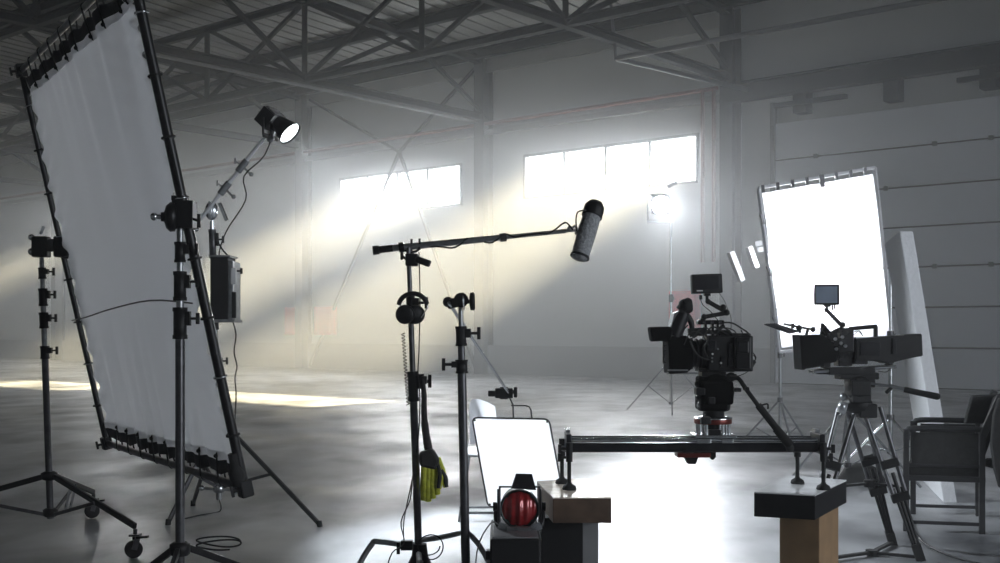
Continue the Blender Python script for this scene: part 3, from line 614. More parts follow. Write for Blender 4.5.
for j in range(NQ+1):
    for i in range(NQ+1):
        s_, t_ = i/NQ, j/NQ; p = inn[0]*(1-s_)*(1-t_)+inn[1]*s_*(1-t_)+inn[2]*s_*t_+inn[3]*(1-s_)*t_
        vs_.append(p+nn*.004*math.sin(s_*9)*math.sin(t_*7))
m.add(vs_, [(j*(NQ+1)+i, (j+1)*(NQ+1)+i, (j+1)*(NQ+1)+i+1, j*(NQ+1)+i+1) for j in range(NQ) for i in range(NQ)], True); T.part('reflector_cloth', m, 'board')
for c, sx, sy in zip(cs, (1, -1, -1, 1), (-1, -1, 1, 1)):
    m = MB(); m.ball(c+(cen-c)*.06-V((0, .006, 0)), .006, 8); T.part('eyelet', m, 'darksteel')

# white chair behind the reflector
YC = 8.0
c0 = V((P(492, 0, YC).x, YC, 0))
T = Thing('white_chair', 'white plastic chair standing behind the reflector, its curved back showing above it', 'chair', c0)
m = MB(); vs_ = []; nx, nz = 14, 8
for j in range(nz+1):
    for i in range(nx+1):
        s_ = i/nx*2-1; t_ = j/nz; x = s_*(.125-.02*t_)-.06; y = .20-.10*s_*s_+.05*t_; z = .50+.31*t_-.05*s_*s_*t_
        vs_.append(c0+V((x*.85-y*.5+.05, y*.85+x*.5, z)))
for off in (0, .012):
    k = len(m.v); m.add([p+V((.006, -off, 0)) for p in vs_], [(j*(nx+1)+i, j*(nx+1)+i+1, (j+1)*(nx+1)+i+1, (j+1)*(nx+1)+i) for j in range(nz) for i in range(nx)], True)
T.part('backrest', m, 'white')
m = MB(); m.lathe(c0+Z_*.43, Z_, [(.18, 0), (.23, .01), (.235, .03), (.22, .04), (.05, .03)], 28); T.part('seat', m, 'white')
for x, y in ((-.2, -.2), (.2, -.2), (-.2, .2), (.2, .2)):
    m = MB(); m.tube(c0+V((x*.8, y*.8, .43)), c0+V((x*1.1, y*1.1, 0)), .011); T.part('leg', m, 'dullsteel')
m = MB(); m.tube(c0+V((-.22, -.21, .10)), c0+V((.22, -.21, .10)), .008); m.tube(c0+V((-.22, -.21, .06)), c0+V((.22, -.21, .06)), .008); T.part('stretcher', m, 'dullsteel')

# ================================================================== CASE, RED LAMP, PEDESTALS
TW = Thing('equipment_case', 'tall black equipment case under the lamp with the red lens', 'case', V((.08, 4.5, 0)))
zc = .50
x0, x1, yf, yb = P(490, 0, 4.4).x, P(541, 0, 4.4).x, 4.4, 4.86
m = MB(); m.box(((x0+x1)/2, (yf+yb)/2, zc/2), (x1-x0, yb-yf, zc)); TW.part('body', m, 'black', bevel=.008)
m = MB(); m.box(((x0+x1)/2, (yf+yb)/2, zc+.003), (x1-x0-.02, yb-yf-.02, .006)); TW.part('top_plate', m, 'greyboard', 'grey smooth top', bevel=.002)
m = MB(); m.box((x0-.006, yf+.06, zc-.07), (.02, .05, .035)); TW.part('latch', m, 'blackmetal', bevel=.003)
m = MB(); m.path([V((x0+.03, yf+.1, zc+.04)), V((x0-.0, yf+.05, zc+.05)), V((x0-.05, yf, zc-.05)), V((x0-.06, yf, zc-.3)), V((x0-.05, yf, .01))], .003, 6); TW.part('cable', m, 'greycord')
T = Thing('fresnel_lamp', 'small film lamp with a red ribbed lens and open barn door, on the black case', 'studio lamp', V((P(519, 0, 4.6).x, 4.6, zc+.006)))
YL = 4.6; lc = P(519.5, 508.5, YL)
m = MB(); m.lathe(lc+V((0, .16, 0)), (0, -1, 0), [(.04, 0), (.068, .01), (.072, .03), (.072, .14), (.079, .145), (.079, .165)], 32); T.part('housing', m, 'blackmetal')
m = MB(); m.lathe(lc+V((0, -.003, 0)), (0, -1, 0), [(.075, 0), (.079, .004), (.079, .012), (.07, .012), (.07, .0)], 32, False); T.part('lens_ring', m, 'blackmetal')
m = MB(); nn_ = 40; pr = []
vs_ = []; fs = []
for j in range(11):
    r = .0705*j/10
    for i in range(nn_):
        t = 2*math.pi*i/nn_; x = r*math.cos(t); z = r*math.sin(t); dome = -.028*(1-(j/10)**2); rib = -.004*math.cos(x/.0705*math.pi*4.5)
        vs_.append(lc+V((x, dome+rib-.004, z)))
for j in range(10): fs += [(j*nn_+i, j*nn_+(i+1) % nn_, (j+1)*nn_+(i+1) % nn_, (j+1)*nn_+i) for i in range(nn_)]
m.add(vs_, fs, True); T.part('lens', m, 'redglass', 'dark red ribbed lens')
m = MB()
for a_, b_ in (((-.083, .085), (.083, .092)), ((-.083, -.075), (-.075, .092)), ((.075, -.075), (.083, .092)), ): m.box(lc+V(((a_[0]+b_[0])/2, -.012, (a_[1]+b_[1])/2)), (b_[0]-a_[0], .012, b_[1]-a_[1]))
T.part('door_frame', m, 'darksteel', bevel=.002)
m = MB(); m.pprism([(511, 488.5), (536, 490), (532, 474), (516, 473.5)], YL-.05, .004); T.part('barn_door', m, 'black', 'top flap standing up')
m = MB(); m.prism([lc+V((-.083, -.02, .08)), lc+V((-.083, -.02, -.06)), lc+V((-.088, .06, -.05)), lc+V((-.088, .06, .07))], (.004, 0, 0)); T.part('barn_door', m, 'black')
m = MB(); m.prism([lc+V((.083, -.02, .08)), lc+V((.083, -.02, -.06)), lc+V((.09, .06, -.05)), lc+V((.09, .06, .07))], (.004, 0, 0)); T.part('barn_door', m, 'black')
m = MB(); zt = zc+.01; m.path([lc+V((-.092, .05, 0)), lc+V((-.092, .02, -.06)), lc+V((-.05, -.0, -.098)), lc+V((.05, -.0, -.098)), lc+V((.092, .02, -.06)), lc+V((.092, .05, 0))], .009, 8, 3); T.part('yoke', m, 'blackmetal')
m = MB(); m.tube(V((lc.x, YL-.02, zc+.004)), lc+V((0, -.02, -.09)), .02); m.box(V((lc.x, YL, zc+.012)), (.10, .10, .012)); tknob(m, lc+V((0, -.03, -.09)), (0, -1, 0), .03, .03); T.part('stand_spigot', m, 'dullsteel')
m = MB(); m.lathe(lc+V((-.088, .05, 0)), (-1, 0, 0), [(.012, 0), (.018, .005), (.018, .018)], 12); m.lathe(lc+V((.088, .05, 0)), (1, 0, 0), [(.012, 0), (.018, .005), (.018, .018)], 12); T.part('tilt_knob', m, 'black')
for x_ in (-.055, .055):
    m = MB(); m.lathe(lc+V((x_, -.02, -.085)), (0, -1, 0), [(.002, 0), (.024, .004), (.026, .008)], 16); 
m = MB(); m.bar(lc+V((-.085, -.03, -.062)), lc+V((-.03, -.035, -.085)), .004, .03); T.part('bottom_flap', m, 'chrome'); m = MB(); m.bar(lc+V((.03, -.035, -.085)), lc+V((.085, -.03, -.062)), .004, .03); T.part('bottom_flap', m, 'chrome')

PZ = .63; TH = .098
def slab_axes(a, b, c): return (b-a), (c-a)
# left pedestal
def ped(name, label, corners, top_m, side_m, body, th):
    """corners of the slab's top: front-left, front-right, back-right, back-left"""
    cen = sum(corners, V())/4; T = Thing(name, label, 'pedestal', V((cen.x, cen.y, 0)), None)
    m = MB(); m.prism([p-Z_*(th/2+.004) for p in corners], (0, 0, th-.0)); sl = T.part('slab', m, side_m, bevel=.002)
    m = MB(); m.prism([cen+(p-cen)*.998-Z_*.004 for p in corners], (0, 0, .008)); T.part('slab_top', m, top_m, parent=sl)
    return T, cen
cl = [P(553, 497.5, 4.6), P(611.5, 497.5, 4.6), P(588, 478, 5.206), P(537, 481, 5.1)]
for p in cl: p.z = PZ
T, cen = ped('pedestal', 'black pedestal topped with a pale wooden slab, beside the red-lensed lamp', cl, 'woodlight', 'wooddark', None, TH)
xa, xb = P(541, 0, 4.75).x, P(597.5, 0, 4.75).x; xm = P(582, 0, 4.75).x
m = MB(); m.box(((xa+xm)/2, 4.9, (PZ-TH)/2), (xm-xa, .4, PZ-TH)); T.part('column', m, 'black', bevel=.003)
m = MB(); m.box(((xb+xm)/2, 4.9, (PZ-TH)/2), (xb-xm, .39, PZ-TH)); T.part('side_board', m, 'greyboard', 'grey side board', bevel=.002)
cr_ = [P(815, 495, 4.67), P(846.5, 480, 5.14), P(787.5, 475, 5.31), P(754, 492, 4.76)]
for p in cr_: p.z = PZ
T, cen = ped('pedestal', 'tan wooden pedestal topped with a black-sided slab, under one end of the slider', cr_, 'paleboard', 'black', None, TH)
m = MB(); q = [P(819.5, 0, 4.74), P(838.5, 0, 5.05), P(800, 0, 5.2), P(779.5, 0, 4.83)]
for p in q: p.z = (PZ-TH)/2
m.prism(q, (0, 0, PZ-TH)); T.part('column', m, 'woodtan', bevel=.003)

# ================================================================== SLIDER
YR = 4.92
T = Thing('camera_slider', 'black twin-rail camera slider bridging the two pedestals, on four threaded feet', 'camera slider', P(692, 492, YR))
zt_, xl, xr = P(0, 436, YR).z, P(570, 0, YR).x, P(814, 0, YR).x
m = MB()
for dy in (-.055, .055): m.tube(V((xl, YR+dy, zt_-.012)), V((xr, YR+dy, zt_-.012)), .0085)
T.part('rail', m, 'chrome')
m = MB(); m.box(((xl+xr)/2, YR, zt_-.045), (xr-xl, .085, .042)); m.box(((xl+xr)/2, YR-.055, zt_-.042), (xr-xl, .02, .038)); m.box(((xl+xr)/2, YR+.055, zt_-.042), (xr-xl, .02, .038)); T.part('rail_body', m, 'satin', bevel=.003)
for x, s_ in ((P(568, 0, YR).x, -1), (P(817.5, 0, YR).x, 1)):
    m = MB(); m.box((x, YR, zt_-.028), (.022, .16, .085)); pl = T.part('end_plate', m, 'satin', bevel=.004)
    m = MB(); m.box((x, YR+.03, zt_+.022), (.02, .06, .014)); T.part('end_bumper', m, 'chrome', parent=pl)
    for yy, fx in ((YR-.09, 0), (YR+.1, -.02 if s_ < 0 else -.06)):
        fz = PZ+.0
        xx = x+fx
        m = MB(); m.tube((xx, yy, PZ+.02), (xx, yy, zt_-.05), .0085); m.tube((xx, yy, zt_-.1), (xx, yy, zt_-.02), .014); l = T.part('leg', m, 'black')
        m = MB(); m.lathe((xx, yy, PZ), Z_, [(.028, 0), (.03, .004), (.026, .016), (.012, .024), (.01, .03)], 20); T.part('rubber_foot', m, 'rubber', parent=l)
        m = MB(); m.bar((x, YR, zt_-.06), (xx, yy, zt_-.06), .02, .02); T.part('leg_bracket', m, 'satin', parent=l)
    for dz, yy in ((.045, YR-.09), (.085, YR-.06)):
        m = MB(); tknob(m, (x, yy, zt_-dz), (s_, 0, 0), .04, .035); T.part('knob', m, 'black', parent=pl)
# carriage
xc = P(713, 0, YR).x
m = MB(); m.box((xc, YR, zt_+.004), (.175, .15, .012)); m.box((xc-.05, YR-.06, zt_-.015), (.06, .02, .02)); m.box((xc+.05, YR-.06, zt_-.015), (.05, .02, .02)); car = T.part('carriage', m, 'chrome', 'bare metal sliding carriage', bevel=.002)
for dx in (-.062, -.035, .035, .062):
    for dy in (-.04, .04):
        m = MB(); m.tube((xc+dx, YR+dy*(1.2-abs(dx)*6), zt_+.008), (xc+dx, YR+dy*(1.2-abs(dx)*6), zt_+.055), .0065); T.part('standoff', m, 'chrome', parent=car)
m = MB(); m.tube((xc, YR, zt_+.008), (xc, YR, zt_+.05), .028); m.box((xc, YR-.03, zt_+.02), (.05, .03, .02)); T.part('clamp_boss', m, 'black', parent=car)
m = MB(); m.lathe((xc, YR, zt_+.054), Z_, [(.078, 0), (.08, .003), (.08, .018), (.078, .021)], 40); T.part('bowl_ring', m, 'redanod', 'red ring under the tripod head', parent=car)
m = MB(); m.lathe((xc, YR, zt_+.075), Z_, [(.081, 0), (.081, .006), (.05, .010), (.045, .012)], 40); T.part('bowl_rim', m, 'chrome', parent=car)
m = MB(); m.pbox(676, 452, 709, 456.5, YR, .09); T.part('drive_plate', m, 'redanod', 'dark red plate under the rail', bevel=.002)
m = MB(); m.pprism([(684, 456.5), (697.5, 456.5), (695, 463.5), (687, 463.5)], YR, .05); T.part('tie_down_knob', m, 'black', bevel=.003)
m = MB(); m.pbox(708, 451.5, 715, 457, YR, .04); m.ball(P(712.5, 457, YR), .012); T.part('brake_knob', m, 'black')

# ================================================================== CAMERA ON THE SLIDER
YK = 4.93
T = Thing('fluid_head', 'round black fluid head on the slider carriage with a long slanting pan handle', 'tripod head', P(713, 418, YK))
m = MB(); m.lathe(P(713.5, 418, YK), Z_, [(.04, 0), (.046, .01), (.045, .03), (.05, .045)], 28); T.part('neck', m, 'black')
m = MB(); m.lathe(P(713.5, 411, YK), Z_, [(.062, 0), (.07, .008), (.072, .025), (.064, .04)], 32); T.part('pan_base', m, 'black')
m = MB(); m.lathe(P(714.5, 390.5, YK)+V((0, .075, 0)), (0, -1, 0), [(.05, 0), (.072, .012), (.076, .05), (.076, .10), (.072, .14), (.06, .15)], 36); m.box(P(712, 382, YK), (.125, .12, .05)); m.box(P(714.5, 392, YK), (.135, .158, .10)); m.box(P(711, 402, YK), (.115, .15, .07)); m.pbox(727, 386, 732, 399, YK, .10); T.part('tilt_drum', m, 'matteblack', bevel=.012)
for x, y in ((697, 384), (698, 390.5), (698, 397), (700, 404)):
    m = MB(); m.lathe(P(x+3, y, YK-.02), (-1, -.3, 0), [(.014, 0), (.015, .012), (.012, .02), (.004, .024)], 12); T.part('drag_knob', m, 'blackmetal')
m = MB(); m.box(P(730, 377, YK), (.05, .05, .028)); m.tube(P(731, 377, YK-.05), P(731, 377, YK+.05), .02); ro = T.part('handle_rosette', m, 'black', bevel=.003)
m = MB(); m.path([P(733, 376.5, YK-.04), P(739, 379, YK-.05), P(746, 389, YK-.06), P(760, 408, YK-.08), P(778, 432, YK-.10), P(787, 441, YK-.11)], .0095, 10, 3); ph_ = T.part('pan_handle', m, 'black')
m = MB(); m.tube(P(758, 405, YK-.08), P(780, 433, YK-.105), .015); m.tube(P(776, 428.5, YK-.10), P(790.5, 446, YK-.12), .0175, .02); m.ball(P(790, 448, YK-.12), .018); T.part('hand_grip', m, 'rubber', parent=ph_)
m = MB(); m.path([P(759, 406, YK-.08), P(766, 404, YK-.08), P(768, 405, YK-.08), P(768, 409, YK-.08)], .004, 6); T.part('cable_clip', m, 'black', parent=ph_)

T = Thing('cinema_camera', 'black cinema camera with viewfinder and many cables, mounted above the slider', 'film camera', P(710, 374, YK))
m = MB(); m.pbox(705, 335.5, 749.5, 371, YK, .15); m.pbox(716, 333.2, 748, 336, YK, .13); body = T.part('camera_body', m, 'black', bevel=.006)
m = MB(); m.pbox(735, 337, 750.5, 369, YK-.085, .03); m.pbox(737, 341, 749, 353, YK-.105, .012); T.part('battery', m, 'blackmetal', bevel=.006)
for i, (x, y) in enumerate(((712.5, 354), (712, 358), (712, 361.5), (721, 363), (718, 349))):
    m = MB(); m.lathe(P(x, y, YK-.075), (0, -1, 0), [(.0045 if i != 3 else .0055, 0), (.004, .006)], 10); T.part('button', m, 'label' if i in (0, 3) else 'dullsteel', parent=body)
m = MB(); m.pbox(721, 356, 725, 368, YK-.077, .006); T.part('side_panel', m, 'satin', parent=body)
for q_ in ((708, 340, 716, 350), (728, 343, 733, 366)):
    m = MB(); m.pbox(*q_, YK-.078, .008); T.part('side_panel', m, 'satin', parent=body, bevel=.002)
m = MB(); m.lathe(P(706, 354, YK), (-1, 0, 0), [(.058, 0), (.062, .01), (.062, .03), (.055, .035), (.058, .06), (.06, .10)], 32)
for k in range(3): m.lathe(P(702-k*5, 354, YK), (-1, 0, 0), [(.066, 0), (.066, .008)], 36)
T.part('lens', m, 'black')
m = MB(); m.pprism([(665.5, 336.5), (683, 335.5), (690, 341), (690, 367), (684, 372), (666.5, 373.5)], YK, .17); mb_ = T.part('matte_box', m, 'matteblack', bevel=.006)
m = MB()
for (xa, ya, xb, yb) in ((662.6, 341, 664, 363.5), (664, 341, 666, 342.5), (664, 362, 666, 363.5)): m.pbox(xa, ya, xb, yb, YK-.05, .012)
for yy in (345, 350, 356): m.pbox(663, yy, 666, yy+1, YK-.05, .02)
T.part('filter_tray', m, 'blackmetal', parent=mb_)
m = MB(); m.pbox(667, 372.2, 698, 374.2, YK-.06, .015); m.pbox(668, 369.5, 688, 371, YK-.095, .012); T.part('support_rod', m, 'dullsteel')
m = MB(); m.pbox(700, 370, 724, 376, YK, .10); m.pbox(697, 368, 732, 371.5, YK, .11); T.part('base_plate', m, 'black', bevel=.003)
m = MB(); m.pprism([(668, 331), (672.5, 313), (678.5, 311), (681, 330)], YK-.02, .11); T.part('top_flag', m, 'greyboard', 'dark grey tilted flap on the matte box', bevel=.003)
m = MB(); m.path([P(674, 336, YK-.06), P(679, 323, YK-.06), P(684, 312, YK-.06)], [.033, .030, .026], 14, 3); ev = T.part('viewfinder', m, 'black')
m = MB(); m.path([P(681, 311, YK-.06), P(684.5, 307, YK-.065), P(687, 305, YK-.07)], [.026, .032, .031], 16, 3); m.lathe(P(689, 305.5, YK-.07), (1, 0, .1), [(.03, -.02), (.034, 0), (.026, .012)], 20); T.part('eyecup', m, 'rubber', parent=ev)
m = MB(); m.path([P(683, 313, YK-.05), P(690, 320, YK-.05), P(692, 328, YK-.05), P(692.5, 337, YK-.05)], [.016, .013, .011, .012], 10, 3); m.bar(P(688, 332, YK-.05), P(705, 331, YK-.05), .02, .03); T.part('viewfinder_bracket', m, 'black', parent=ev)
m = MB(); m.pprism([(648.5, 328), (650, 327), (668, 326.5), (672, 329), (669, 340.5), (652, 341.5), (650.5, 340)], YK-.06, .09); T.part('matte_box_hood', m, 'matteblack', bevel=.006)
m = MB(); m.pbox(697, 320.2, 723.5, 324.5, YK, .05); m.pbox(700, 317.5, 705, 321, YK, .04); hd = T.part('top_handle', m, 'blackmetal', bevel=.005)
m = MB()
for x in (704, 716, 711): m.pbox(x, 324, x+2.4, 336, YK-.02, .03)
m.pbox(703, 330, 728, 334, YK, .09); m.bar(P(714, 333, YK-.03), P(724, 325, YK-.03), .015); m.pbox(693, 331, 703, 336, YK, .05); T.part('handle_post', m, 'blackmetal', parent=hd)
for x in (703, 711, 719):
    m = MB(); m.pbox(x, 321.3, x+2.5, 323.5, YK-.03, .012); T.part('screw', m, 'darksteel', parent=hd)
def cabl(pts, r=.003, Y=YK-.07, parent=None): m = MB(); m.path([P(x, y, Y) for x, y in pts], r, 6, 4); return T.part('cable', m, 'cord', parent=parent)
cabl([(723, 322.5), (732, 323), (741, 328), (748, 333), (750.5, 339), (749, 345), (746, 349)], .0035)
cabl([(688, 325), (683, 331), (683, 337), (689, 339), (697, 336)]); cabl([(704, 335), (712, 327), (722, 331), (730, 336)]); cabl([(721, 326), (728, 330), (734, 335), (742, 334), (741, 330)])
cabl([(705, 333), (708, 340), (704, 348), (708, 358)], .003, YK-.09); cabl([(750, 354), (755, 357), (754, 365), (747, 372), (738, 376), (730, 376)], .002); cabl([(748, 351), (752, 352), (756, 358), (752, 363)], .0025)
m = MB(); m.path([P(744, 367, YK), P(751, 364, YK-.02), P(754, 361, YK-.02)], [.012, .011, .012], 8, 3); T.part('connector', m, 'rubber')

T = Thing('field_monitor', 'small black monitor on a jointed arm above the slider camera', 'monitor', P(703, 320, YK))
cx = P(706.4, 283.8, YK-.02); ax = (V((1, .12, .035)).normalized(), None, None); ax0 = ax[0]; az = V((-.035, .05, 1)).normalized(); ay = az.cross(ax0)
m = MB(); m.box(cx, (.134, .028, .082), (ax0, ay, az)); T.part('monitor_body', m, 'black', bevel=.004)
m = MB(); m.box(cx-ay*.016-ax0*.035-az*.030, (.026, .002, .005), (ax0, ay, az)); T.part('label_plate', m, 'label', 'small pale strip')
m = MB(); m.box(cx-ay*.015+az*.004, (.11, .003, .06), (ax0, ay, az)); T.part('rear_panel', m, 'satin', bevel=.002)
m = MB(); m.pbox(704, 293.5, 710, 296, YK-.02, .03); m.tube(P(707, 295, YK-.02), P(707, 301, YK-.02), .007); m.ball(P(708, 301.5, YK-.02), .012)
m.bar(P(708, 301.5, YK-.02), P(719, 308, YK-.02), .012, .018); m.ball(P(723, 307.5, YK-.02), .014); m.bar(P(716, 306, YK-.02), P(727, 312.5, YK-.02), .014, .018); m.ball(P(726.5, 312.5, YK-.02), .014)
m.bar(P(726, 313, YK-.02), P(704, 317, YK-.02), .013, .018); m.ball(P(704, 317, YK-.02), .013); T.part('jointed_arm', m, 'black')
m = MB(); m.pbox(699.5, 295, 702, 299.5, YK-.02, .014); T.part('plug', m, 'rubber')
cabl([(700.5, 299), (703, 305), (710, 311), (716, 318), (719, 322)], .0018); cabl([(719, 293), (724, 300), (728, 310), (731, 318), (731, 330)], .0012)

for q_ in ((688, 333, 697, 340), (693, 362, 703, 369), (726, 333, 733, 337), (737, 332, 741, 336), (700, 342, 707, 349)):
    m = MB(); m.pbox(*q_, YK-.06, .06); T.part('accessory', m, 'black', parent=body, bevel=.004)
cabl([(694, 338), (699, 330), (707, 328), (713, 334)]); cabl([(716, 336), (722, 328), (733, 330), (738, 337), (737, 343)], .0025)
cabl([(690, 341), (694, 350), (700, 357), (709, 360)], .0035, YK-.10); cabl([(684, 345), (690, 333), (700, 333), (706, 341)], .0025, YK-.09)

# ================================================================== SECOND CAMERA ON TRIPOD
YT = 6.5
T = Thing('cinema_camera', 'long cinema camera on the tripod in front of the glowing silk', 'film camera', P(850, 378, YT))
m = MB(); m.pprism([(852, 338.5), (917, 334), (918, 355.5), (903, 358.5), (884, 363), (876, 361), (862, 360.5), (852, 361)], YT, .16); body = T.part('camera_body', m, 'black', bevel=.006)
m = MB(); m.pprism([(900, 334.7), (917.5, 333.5), (918.5, 356), (901, 358)], YT, .13); T.part('battery', m, 'satin', parent=body, bevel=.006)
for q_ in ((892, 338, 896, 354), (860, 342, 880, 356)):
    m = MB(); m.pbox(*q_, YT-.083, .01); T.part('side_panel', m, 'satin', parent=body, bevel=.002)
m = MB(); m.pbox(852, 337, 905, 338.6, YT, .15); T.part('top_plate', m, 'dullsteel', parent=body)
m = MB(); m.pprism([(796, 335.5), (819, 334.3), (822, 336), (833, 345), (833, 361), (818, 366), (799, 369)], YT, .15); mb_ = T.part('matte_box', m, 'matteblack', bevel=.006)
m = MB(); m.pprism([(795.8, 335), (798.5, 334.8), (801, 369.2), (798.2, 369.4)], YT, .17); T.part('hood_rim', m, 'matteblack', parent=mb_)
m = MB(); m.pprism([(821.5, 323), (823, 323.5), (834, 336), (820.5, 336)], YT, .03); T.part('top_flag', m, 'matteblack', 'dark triangular flap', parent=mb_, bevel=.002)
m = MB(); m.bar(P(783.5, 324, YT), P(815, 330, YT), .012, .012); m.bar(P(791, 326, YT), P(794, 326, YT), .02, .03); m.ball(P(799, 328, YT), .018); m.bar(P(799, 327, YT), P(800, 333, YT), .014); m.ball(P(813, 329.5, YT), .016); m.bar(P(808, 329, YT), P(806, 336, YT), .014); T.part('flag_arm', m, 'blackmetal')
m = MB(); m.prism([P(764, 324.5, YT-.05), P(773, 324, YT-.05), P(795, 332.5, YT-.02), P(789, 333.5, YT-.02)], (0, .0, .004)); m.prism([P(766, 324, YT+.12), P(775, 323.5, YT+.12), P(800, 331.5, YT+.1), P(790, 333, YT+.1)], (0, 0, .004)); T.part('french_flag', m, 'satin', 'thin pale-edged flap reaching out left')
m = MB(); m.lathe(P(853, 352, YT), (-1, 0, .02), [(.045, 0), (.05, .01), (.05, .03), (.055, .035), (.055, .06), (.048, .065), (.05, .12)], 28)
for k in range(3): m.lathe(P(848-5*k, 352, YT), (-1, 0, .02), [(.06, 0), (.06, .01)], 32)
T.part('lens', m, 'black')
m = MB(); m.pbox(838, 333, 852, 352, YT-.03, .08); m.pbox(833, 338, 841, 346, YT-.06, .05); m.pbox(836, 352, 850, 366, YT, .10); T.part('follow_focus', m, 'blackmetal', bevel=.006)
for x, y in ((835, 339), (840.5, 343), (836, 349), (845, 346), (842, 337)):
    m = MB(); m.lathe(P(x, y, YT-.09), (0, -1, 0), [(.009, 0), (.01, .01), (.006, .014)], 12); T.part('knob', m, 'dullsteel')
m = MB()
for dy in (-.05, .05): m.tube(P(811, 371.5, YT)+V((0, dy, 0)), P(893, 366.5, YT)+V((0, dy, 0)), .009)
T.part('support_rod', m, 'dullsteel')
m = MB(); m.pbox(826, 367, 872, 374.5, YT, .12); m.pbox(837, 372.5, 876, 379, YT, .11); m.pprism([(810, 370.5), (820, 368.5), (832, 369), (832, 374), (815, 374)], YT, .08); T.part('base_plate', m, 'black', bevel=.004)
m = MB(); m.bar(P(849, 328.8, YT), P(876.6, 326.3, YT), .03, .022); m.pbox(874, 326, 877.3, 338, YT, .03); m.pbox(849, 328, 853, 340, YT, .03); hd = T.part('top_handle', m, 'black', bevel=.004)
m = MB(); m.ball(P(842.5, 325, YT), .018); m.pbox(838, 328, 851, 334, YT, .06); m.bar(P(832, 333, YT), P(842, 328, YT), .02); T.part('arm_clamp', m, 'black', parent=hd)
def cab2(pts, r=.003): m = MB(); m.path([P(x, y, YT-.05) for x, y in pts], r, 6, 4); return T.part('cable', m, 'cord')
cab2([(852, 333), (858, 331), (863, 336)], .0025); cab2([(854, 335), (859, 330.5), (862, 334)], .002)
for q_ in ((828, 333, 836, 341), (840, 330, 846, 336), (853, 359, 866, 364), (880, 360, 892, 363), (822, 362, 829, 368), (887, 362, 891, 365)):
    m = MB(); m.pbox(*q_, YT-.04, .07); T.part('accessory', m, 'black', parent=body, bevel=.004)
cab2([(820, 333), (826, 326), (834, 330), (838, 338)], .0025); cab2([(806, 331), (815, 327), (824, 332), (829, 342)], .002); cab2([(836, 340), (831, 349), (836, 358), (845, 362)], .003)
cab2([(884, 364), (890, 368), (886, 372), (878, 371)], .002)
m = MB(); m.pbox(845, 361, 848, 367, YT, .05); T.part('lens_support', m, 'dullsteel')

T = Thing('field_monitor', 'small grey-screened monitor on a short arm above the tripod camera', 'monitor', P(842, 326, YT))
m = MB(); m.pbox(814.5, 284.5, 839, 305, YT-.02, .028); T.part('monitor_body', m, 'black', bevel=.004)
m = MB(); m.pbox(816.3, 286.3, 837.3, 303, YT-.037, .004); T.part('screen', m, 'screen', 'blue-grey screen')
m = MB(); m.pbox(824, 305, 830, 307, YT-.02, .03); m.ball(P(826.5, 310, YT-.02), .014); m.tube(P(827, 306, YT-.02), P(826.5, 311, YT-.02), .008); m.bar(P(826.5, 310, YT-.02), P(841, 325, YT-.02), .016, .02); T.part('arm', m, 'black')
m = MB(); m.pbox(831.5, 305, 833, 310, YT-.02, .01); m.pbox(834, 305, 835.3, 309, YT-.02, .01); T.part('plug', m, 'rubber')
cab2([(832, 309), (832, 314), (829, 322), (831, 328)], .0018); cab2([(834.5, 309), (834.5, 316), (832, 325), (838, 332)], .0018); cab2([(823, 306), (826, 314), (828, 325)], .0015)

T = Thing('tripod', 'dark twin-tube camera tripod with fluid head, standing beside the armchair', 'tripod', V((2.15, 6.63, 0)))
YQ = 6.55
m = MB(); m.lathe(P(857.5, 386, YT)+V((0, .07, 0)), (0, -1, 0), [(.04, 0), (.06, .01), (.065, .07), (.06, .13), (.045, .14)], 32); m.pbox(847, 378, 872, 387, YT, .12); m.pbox(848, 380, 867, 395, YT-.01, .15); m.pbox(850, 392, 868, 402, YT, .12); m.lathe(P(857.5, 398, YT), Z_, [(.045, 0), (.052, .01), (.05, .04)], 24); hd = T.part('fluid_head', m, 'black', bevel=.005)
m = MB(); m.tube(P(866, 383, YT-.06), P(895, 386.5, YT-.10), .007); m.tube(P(889, 385.5, YT-.10), P(912, 391, YT-.14), .010); pb = T.part('pan_handle', m, 'dullsteel', parent=hd)
m = MB(); m.tube(P(904, 389.5, YT-.13), P(937, 396.5, YT-.18), .016, .019); m.ball(P(937, 396.5, YT-.18), .019); m.path([P(893, 386, YT-.1), P(889, 390, YT-.1), P(886, 393, YT-.1)], .010, 8, 2); T.part('hand_grip', m, 'rubber', parent=hd)
hub = P(858, 405, YQ)
m = MB(); m.lathe(hub-Z_*.045, Z_, [(.055, 0), (.075, .02), (.08, .06), (.065, .085), (.05, .09)], 28); m.box(hub+V((.04, -.02, -.03)), (.10, .10, .08)); T.part('bowl', m, 'black', bevel=.008)
m = MB(); m.ball(P(843.5, 397, YQ-.05), .022); m.ball(P(842, 407, YQ-.05), .026, 12, (1, 1, 1.2)); m.bar(P(841, 413, YQ-.05), P(844, 402, YQ-.05), .04); T.part('leg_lock', m, 'dullsteel')
